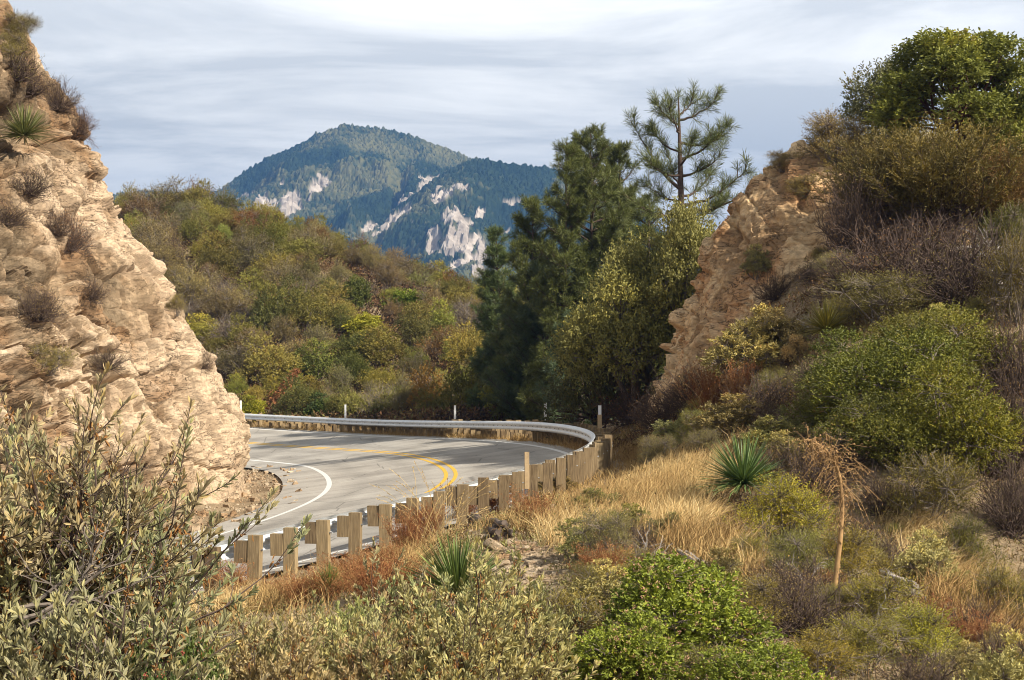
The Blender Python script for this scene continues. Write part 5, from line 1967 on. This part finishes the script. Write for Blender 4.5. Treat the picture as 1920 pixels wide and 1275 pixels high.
# one clump of tall stalks in front of the posts
b = hit(822, 1010)
mb = MB()
for k_ in range(46):
    a_ = rg.normal(0, .34); L_ = rg.uniform(.55, 1.55)
    d_ = nrm(np.array([a_, rg.normal(0, .25), 1.0]))
    q = np.array([rg.normal(0, .16), rg.normal(0, .12), -.03]); pl = [q]
    for s_ in range(6):
        d_ = nrm(d_ + np.array([a_ * .22, 0, -.10 * s_ / 3]) + rg.normal(0, .03, 3)); q = q + d_ * L_ / 6; pl.append(q)
    t_ = np.clip(rg.normal(.75, .12), 0, 1)
    tube(mb, pl, np.linspace(.0055, .0025, 7), 3, t_)
    if L_ > .9:
        for s_ in range(14):
            f_ = rg.uniform(4.2, 6); i_ = min(int(f_), 5)
            c_ = pl[i_] * (1 - f_ + i_) + pl[i_ + 1] * (f_ - i_)
            leaves(mb, c_[None], nrm(d_[None] + rg.normal(0, .3, (1, 3))), .05, .012, [t_], rg)
o = mb.build('tall_grass', MAT_GRASS)
o.location = b
tag(o, 'clump of tall straw coloured grass stalks standing before the guardrail posts', 'grass')

# low dead weeds, twigs and leaf litter between the shrubs of the near slopes
mb = MB()
p = scatter(72000, -16, 22, 5.5, 56, rg, .35)
off, dm, ss = road_off(p)
p = p[(dm > 4.9) & ~((off < 0) & (dm < 12)) & ~((ss < 13) & (dm < 5.8))]
offu, dmu, ssu = road_off(p)
short = np.where(ssu < 14, np.clip((dmu - 4.8) / 5, .2, 1), 1.0)
px, py = proj(p)
g_ = np.zeros(len(p), bool)
slide = inpoly(px, py, [(875, 990), (970, 985), (1075, 1120), (960, 1145)])
for poly in GOLD[:2]:
    g_ |= inpoly(px, py, poly)
k_ = (~g_ | (rg.random(len(p)) < .25)) & (~slide | (rg.random(len(p)) < .12))
p = p[k_]; short = short[k_]
nb = 6
base = np.repeat(p, nb, 0) + rg.normal(0, .07, (len(p) * nb, 3)) * [1, 1, 0]
tone = np.repeat(np.clip(.5 + .45 * fbm(p * [.35, .35, 0] + [0, 0, 2.5], 2, 930) + rg.normal(0, .12, len(p)), 0, 1), nb)
Lr = np.repeat(np.clip(.24 + .2 * vnoise(p * [.3, .3, 0] + [0, 0, 7.5], 931), .06, .5) * short, nb)
blades(mb, base - [0, 0, .02], nrm(rg.normal(0, .6, (len(base), 3)) + [0, 0, .9]), Lr * rg.uniform(.5, 1.3, len(base)), .003 + .0004 * base[:, 1], np.clip(tone + rg.normal(0, .13, len(base)), 0, 1), rg, .6)
# small leaves on the stalks
k = rg.random(len(base)) < .6
q = base[k] + np.stack([rg.normal(0, .06, k.sum()), rg.normal(0, .06, k.sum()), Lr[k] * rg.uniform(.3, 1.1, k.sum())], 1)
leaves(mb, q, rdir(rg, len(q), .4), .012 + .0014 * q[:, 1], .005 + .0006 * q[:, 1], np.clip(tone[k] + rg.normal(0, .2, len(q)), 0, 1), rg)
tag(mb.build('undergrowth', MAT_WEED), kind='stuff')
# the same between the shrubs of the chaparral hill
mb = MB()
n = 26000
y = rg.uniform(80, 150, n); px = rg.uniform(120, 1250, n)
p = np.stack([(px - 960) / FPX * y, y, np.zeros(n)], 1)
off, dm, ss = road_off(p)
p = p[dm > 6.0]
p[:, 2] = height(p[:, 0], p[:, 1])
nb = 9
base = np.repeat(p, nb, 0) + rg.normal(0, .22, (len(p) * nb, 3)) * [1, 1, 0]
tone = np.repeat(np.clip(.22 + .35 * fbm(p * [.15, .15, 0] + [0, 0, 2.5], 2, 940) + rg.normal(0, .15, len(p)), 0, 1), nb)
h_ = np.repeat(np.clip(.5 + .4 * vnoise(p * [.12, .12, 0], 941), .1, .9), nb)
base[:, 2] += h_ * rg.random(len(base)) ** 1.4
leaves(mb, base, rdir(rg, len(base), .5), .24, .085, np.clip(tone + rg.normal(0, .15, len(base)), 0, 1), rg)
tag(mb.build('undergrowth', MAT_WEED), kind='stuff')
print('cover', round(time.time() - T0, 1))

# ------------------------------------------------------------------ rocks
MAT_STONE = rock_mat('loose_stone', (0.17, 0.12, 0.075), (0.34, 0.25, 0.16), (0.52, 0.43, 0.31), (0.30, 0.18, 0.09))


def rock_mesh(seed):
    import bmesh
    bm = bmesh.new()
    bmesh.ops.create_icosphere(bm, subdivisions=4, radius=.5)
    V = np.array([v.co for v in bm.verts])
    rr = np.random.default_rng(seed)
    r = np.full(len(V), .62)
    u = nrm(V)
    for k in range(11):
        d = rdir(rr, 1)[0]; h = rr.uniform(.26, .46)
        c = u @ d
        r = np.where(c > 0, np.minimum(r, h / np.maximum(c, 1e-3)), r)
    V = u * r[:, None] * [1, .8, .6] + .02 * np.stack([fbm(u * 3 + seed, 3, 5), fbm(u * 3, 3, seed), fbm(u * 3 - seed, 3, 7)], 1)
    F = np.array([[v.index for v in f.verts] for f in bm.faces])
    bm.free()
    mb = MB(); mb.add(V, F, .5)
    return mb.mesh('rock', MAT_STONE)


ROCKS = [rock_mesh(s) for s in range(5)]
rkl = [(905, 1012, 26), (930, 1030, 34), (955, 1040, 24), (975, 1052, 30), (998, 1060, 26), (948, 1062, 20), (920, 1050, 18), (968, 1075, 22), (990, 1085, 26), (955, 1100, 18), (1005, 1100, 22), (975, 1118, 34), (940, 1082, 16), (985, 1030, 16),
       (1015, 1075, 18), (960, 1020, 20), (900, 990, 16), (1030, 1112, 16), (880, 1000, 14), (925, 1112, 16), (1000, 1130, 24), (1048, 950, 22), (1030, 960, 30), (1060, 945, 18), (1690, 1140, 20), (1720, 1150, 16), (1655, 1060, 22), (1500, 1130, 18),
       (1420, 850, 26), (1445, 865, 20), (1480, 870, 16)]
for px, py, w in rkl:
    b = hit(px, py)
    s = w * b[1] / FPX * 1.35
    o = put(ROCKS[rg.integers(5)], 'rock', 'rock', b + [0, 0, s * .08], rg.uniform(0, 6.28), (s, s, s * rg.uniform(.8, 1.2)), (.5, .5, .5), None, 'loose rocks on the slope', tilt=(rg.normal(0, .4), rg.normal(0, .4)))
    REG.append((o, 'angular tan rock', 'on the slide by the upright yucca' if px < 1040 and py > 980 else 'by the posts' if px < 1100 else 'on the right slope', px))
# rubble at the foot of the cliff
mb = MB()
rv = [(np.array([v.co for v in r.vertices]), np.array([list(f.vertices) for f in r.polygons])) for r in []]
small = []
for s in range(4):
    rr = np.random.default_rng(50 + s)
    V = np.array([[i, j, k] for i in (-.5, .5) for j in (-.5, .5) for k in (-.4, .4)]) * rr.uniform(.6, 1.2, 3) + rr.normal(0, .12, (8, 3))
    small.append(V)
n = 2600
i = rg.integers(np.argmin(abs(RS + 2)), np.argmin(abs(RS - 45)), n)
o_ = -rg.uniform(4.0, 6.6, n)
x, y = RX[i] + NX[i] * o_, RY[i] + NY[i] * o_
z = height(x, y)
for a in range(n):
    s = rg.uniform(.02, .06) if rg.random() < .93 else rg.uniform(.08, .22)
    an = rg.uniform(0, 6.28); c_, s_ = math.cos(an), math.sin(an)
    V = small[rg.integers(4)] * s
    V = np.stack([V[:, 0] * c_ - V[:, 1] * s_, V[:, 0] * s_ + V[:, 1] * c_, V[:, 2]], 1)
    mb.add(V + [x[a], y[a], z[a] + s * .2], BOXF, .5)
p = np.array([hit(px, py) for px, py in zip(rg.normal(965, 42, 1600), rg.normal(1060, 34, 1600))])
for a in range(len(p)):
    s = rg.uniform(.015, .07)
    mb.add(small[rg.integers(4)] * s + p[a], BOXF, .5)
tag(mb.build('rubble', MAT_STONE), kind='stuff')

# ------------------------------------------------------------------ dead wood
def dead_branch(seed, px, py, size_px, label, d=(0, 0, 1), lvl=2, r=.02, mat=None, up=.02, n=3, kids=3, wob=.3, y=None):
    b = hit(px, py) if y is None else drop(px2x(px, y), y) + [0, 0, py]
    rr = np.random.default_rng(seed)
    s = size_px * b[1] / FPX
    mb = MB(); tips = []
    for i in range(n):
        grow(rr, mb, rr.normal(0, .03, 3) * s, nrm(np.array(d, float) + rr.normal(0, .4, 3)), s * .5, r * s, lvl, tips, up, wob, 6, kids, .6, .8, 5, 0)
    o = mb.build('dead_branch', mat or DEADWOOD)
    o.location = b
    return tag(o, label, 'dead branch')


dead_branch(501, 1885, 555, 190, 'large bleached dead branches sprawling up the dark slope by the frame edge', (-.4, 0, .9), 2, .022)
dead_branch(502, 1865, 470, 130, 'bleached forked branches above the sprawling ones', (-.3, -.2, .7), 2, .022)
dead_branch(503, 1715, 425, 90, 'bleached dead twigs under the largest feathery shrub', (0, -.4, .6), 2, .025, up=-.08)
dead_branch(504, 1515, 1110, 110, 'bare white arching twigs in front of the dry flower stalk', (0, 0, 1), 2, .020, up=-.14, kids=4)
dead_branch(505, 1480, 1120, 100, 'dark forked dead twig with white arching tips', (0, 0, 1), 2, .020, up=-.10)
dead_branch(506, 1630, 1190, 120, 'grey dead twigs lying over the olive shrub below the stalk', (.6, -.2, .3), 2, .018)
dead_branch(507, 1170, 1075, 150, 'grey bare branches lying in the dry grass', (.6, 0, .45), 2, .014)
dead_branch(508, 1480, 840, 90, 'grey bare twigs above the large yucca', (-.4, 0, .5), 2, .02)
dead_branch(509, 1540, 620, 80, 'grey bare twigs beside the yucca on the hill', (0, 0, 1), 2, .02)


def log(seed, a, b_, th, label, mat, n=9):
    rr = np.random.default_rng(seed)
    p0, p1 = hit(*a), hit(*b_)
    L = np.linalg.norm(p1 - p0); d = (p1 - p0) / L
    r = th * p0[1] / FPX / 2
    u = nrm(np.cross(d, [0, 0, 1.0])); v = np.cross(u, d)
    mb = MB()
    t = np.linspace(0, 1, 12)
    for i in range(n):
        an = i / n * 6.283 + rr.normal(0, .1)
        k = r * (.45 + .2 * rr.random()) if i else 0
        tw = an + t * rr.uniform(.6, 1.4)
        pts = (p0 - p0) + d * (t * L)[:, None] + (u * np.cos(tw)[:, None] + v * np.sin(tw)[:, None]) * k * (1 + .15 * np.sin(t * 9 + an))[:, None] + [0, 0, r * .5]
        pts += rr.normal(0, r * .05, (12, 3))
        e = .55 + .45 * np.sin(np.clip(t * 1.1, 0, 1) * 3.14) ** .4
        tube(mb, pts[int(rr.integers(0, 3)):12 - int(rr.integers(0, 3))], r * (.42 if i else .8) * np.resize(e, 12)[:len(pts[0:12])][0:1], 6, None, 0)
    o = mb.build('log', mat, smooth_=True)
    o.location = p0
    return tag(o, label, 'log')


for sd, px, y, dz, sz, lb, dd, mt in [(520, 90, 7.4, .75, 330, 'dark bare twigs sticking out of the close woolly thicket', (.9, 0, .35), BARK_D), (521, 50, 7.0, .6, 350, 'grey bare branches across the middle of the close thicket', (.95, 0, .25), BARK),
                                   (522, 150, 6.6, .35, 300, 'pale bare branches under the red berried shrub', (.8, 0, .2), BARK), (523, 360, 9.5, .2, 200, 'thin pale arching twigs by the first guardrail posts', (.3, 0, .7), BARK),
                                   (524, 180, 8.0, .5, 250, 'dark thin twigs hanging over the shoulder of the road', (.8, 0, .45), BARK_D)]:
    dead_branch(sd, px, dz, sz, lb, dd, 2, .013, y=y, mat=mt, n=4, kids=4, wob=.2, up=.05)
LOGW = plain('weathered_log', (0.30, 0.26, 0.23), 0.9, 0.1, 0.5, 9)
log(601, (1280, 1050), (1350, 1098), 34, 'grey weathered log lying in the dry grass behind the small pale yucca', LOGW)
log(602, (1655, 1088), (1728, 1128), 38, 'grey splintered log half buried on the crest of the slope', LOGW)
log(603, (885, 990), (950, 1012), 42, 'dark twisted root wad on top of the rock slide', plain('root_wood', (0.13, 0.10, 0.08), 0.95, 0.1, 0.5, 12), 12)

# the dead flower stalk of a yucca
b0 = hit(1558, 1160)
d0 = b0[1]
pp = [b0] + [P(x, y, d0 + dz) for x, y, dz in ((1566, 1090, 0), (1576, 1010, .02), (1580, 945, .05), (1576, 900, .08), (1566, 866, .10), (1548, 842, .12), (1526, 828, .14), (1506, 824, .15))]
pp = np.array(pp) - b0
STALK = plain('dry_stalk', (0.31, 0.19, 0.085), 0.85, 0.15, 0.3, 18)
st = empty('dry_flower_stalk', tuple(b0))
tag(st, 'tall dry orange brown yucca flower stalk bending over at the top', 'flower stalk')
mb = MB()
t = np.linspace(0, 8, 33)
ps = np.stack([np.interp(t, np.arange(9), pp[:, k]) for k in range(3)], 1)
ps[1:-1] = (ps[:-2] + 2 * ps[1:-1] + ps[2:]) / 4
tube(mb, ps, np.linspace(.026, .005, 33), 8)
for k in range(40):
    i = int(rg.integers(2, 32))
    leaves(mb, ps[i][None] + rg.normal(0, .02, (1, 3)), rdir(rg, 1, -.5), .07, .02, [.5], rg)
mb.build('stem', STALK, st, smooth_=True)
mb = MB()
for k in range(130):
    u_ = rg.random()
    i = 10 + int(u_ * 22.9)
    side = rdir(rg, 1, -.15)[0]
    L = rg.uniform(.16, .38) * (1.35 - .85 * u_) * (.4 + .6 * min(1, u_ * 4))
    e1 = ps[i] + side * L * .6
    e2 = e1 + nrm(side + [0, 0, -.9]) * L * .5
    tube(mb, [ps[i], e1, e2], [.003, .0025, .0018], 3)
    m_ = 5
    q = e1 + (e2 - e1) * rg.random((m_, 1)) + rg.normal(0, .025, (m_, 3))
    leaves(mb, q, rdir(rg, m_, -.4), .028, .013, np.full(m_, .5), rg, .4)
mb.build('panicle', STALK, st)
# brown fallen stalk with its dead leaves, behind the far rail
b0 = hit(500, 768); e = P(558, 692, b0[1]) - b0
mb = MB()
tube(mb, [[0, 0, 0], e * .5, e], [.09, .07, .03], 6)
for k in range(700):
    u_ = rg.random() ** .8
    q = e * u_ + rg.normal(0, .22 * (1 - .6 * u_), 3)
    leaves(mb, q[None], nrm(rg.normal(0, .6, (1, 3)) - [0, 0, .5]), .22, .06, [.5], rg, .3)
o = mb.build('dead_plant', plain('dead_brown', (0.24, 0.105, 0.045), .9, .1, .4, 4))
o.location = b0
tag(o, 'leaning dead brown plant behind the far guardrail near the cliff', 'dead plant')

# ------------------------------------------------------------------ marker paddles on the guardrail
MAT_PADDLE = plain('white_plastic', (0.74, 0.74, 0.72), 0.5, 0.4, 0.1, 6)
MAT_LATH = plain('pale_lath', (0.40, 0.29, 0.165), 0.85, 0.2, 0.25, 10)
allp = roadpt(np.arange(len(RX)), 4.28, .8)
ax_, ay_ = proj(allp)
for px, py, side, lb, mat in [(448, 768, 1, 'white marker paddle beside the cliff at the far end of the guardrail', MAT_PADDLE), (643, 768, 1, 'white marker paddle behind the far guardrail by the pale yucca', MAT_PADDLE),
                              (849, 772, 1, 'white marker paddle behind the rail in front of the orange topped shrub', MAT_PADDLE), (1016, 770, 1, 'white marker paddle behind the rail under the pines', MAT_PADDLE),
                              (1117, 780, 1, 'white marker plate on a pale stake where the rail turns back', MAT_PADDLE), (975, 850, 0, 'pale brown paddle on a post of the near guardrail', MAT_LATH)]:
    far = RS > 17 if side else RS < 17
    i = np.argmin(np.where(far & (RS > 0), abs(ax_ - px), 1e9))
    b = allp[i]
    tg = nrm(np.array([TX[i], TY[i], 0])); nn = np.array([NX[i], NY[i], 0])
    view = nrm(np.array([b[0], b[1], 0])); sd_ = np.array([view[1], -view[0], 0])
    g = empty('marker_paddle', tuple(b + nn * .12 - [0, 0, .35 if side else .45]))
    tag(g, lb, 'marker post', 'marker paddles along the guardrail')
    mb = MB()
    hh = .62 if side else .50
    bevbox(mb, np.array([0, 0, hh / 2]), sd_, view, Z3, (.10 if px != 1117 else .13, .03, hh))
    mb.build('stake', MAT_LATH if px in (1117, 975) else MAT_PADDLE, g)
    mb = MB()
    bevbox(mb, np.array([0, 0, hh + .12 + .0]) - view * .0, sd_, view, Z3, (.095, .012, .30 if mat is not MAT_LATH else .26), .003)
    mb.build('plate', mat, g)

# crumpled white scrap of sheet plastic by the upright yucca
b = hit(785, 1092)
u = np.linspace(0, 1, 14); U, V_ = np.meshgrid(u, u, indexing='ij')
pn = np.stack([U.ravel(), V_.ravel(), np.zeros(196)], 1)
w_ = np.stack([vnoise(pn * 4, 960), vnoise(pn * 4, 961), vnoise(pn * 5, 962)], 1)
q = np.stack([(U.ravel() - .5) * .12, (V_.ravel() - .5) * .10, .06 + 0 * U.ravel()], 1) + w_ * [.03, .03, .05]
mb = MB(); mb.add(q, grid_faces(14, 14))
o = mb.build('plastic_scrap', plain('white_sheet', (.62, .62, .66), .5, .4, .1, 8))
o.location = b
tag(o, 'crumpled whitish plastic scrap caught beside the upright yucca', 'litter')

# ------------------------------------------------------------------ labels for the plants placed in numbers
ORD1 = 'first second third fourth fifth sixth seventh eighth ninth tenth eleventh twelfth thirteenth fourteenth fifteenth sixteenth seventeenth eighteenth nineteenth'.split()
TENS = {2: 'twent', 3: 'thirt', 4: 'fort', 5: 'fift', 6: 'sixt'}


def ordinal(n):
    if n <= 19:
        return ORD1[n - 1]
    return TENS[n // 10] + ('ieth' if n % 10 == 0 else 'y ' + ORD1[n % 10 - 1])


G_ = {}
for o, k, w_, px in REG:
    G_.setdefault((k, w_), []).append((px, o))
for (k, w_), L_ in G_.items():
    L_.sort(key=lambda t: t[0])
    for n, (px, o) in enumerate(L_):
        o['label'] = f'{k} {w_}' if len(L_) == 1 else f'{ordinal(n + 1)} {k} from the left {w_}'
print('done', round(time.time() - T0, 1))
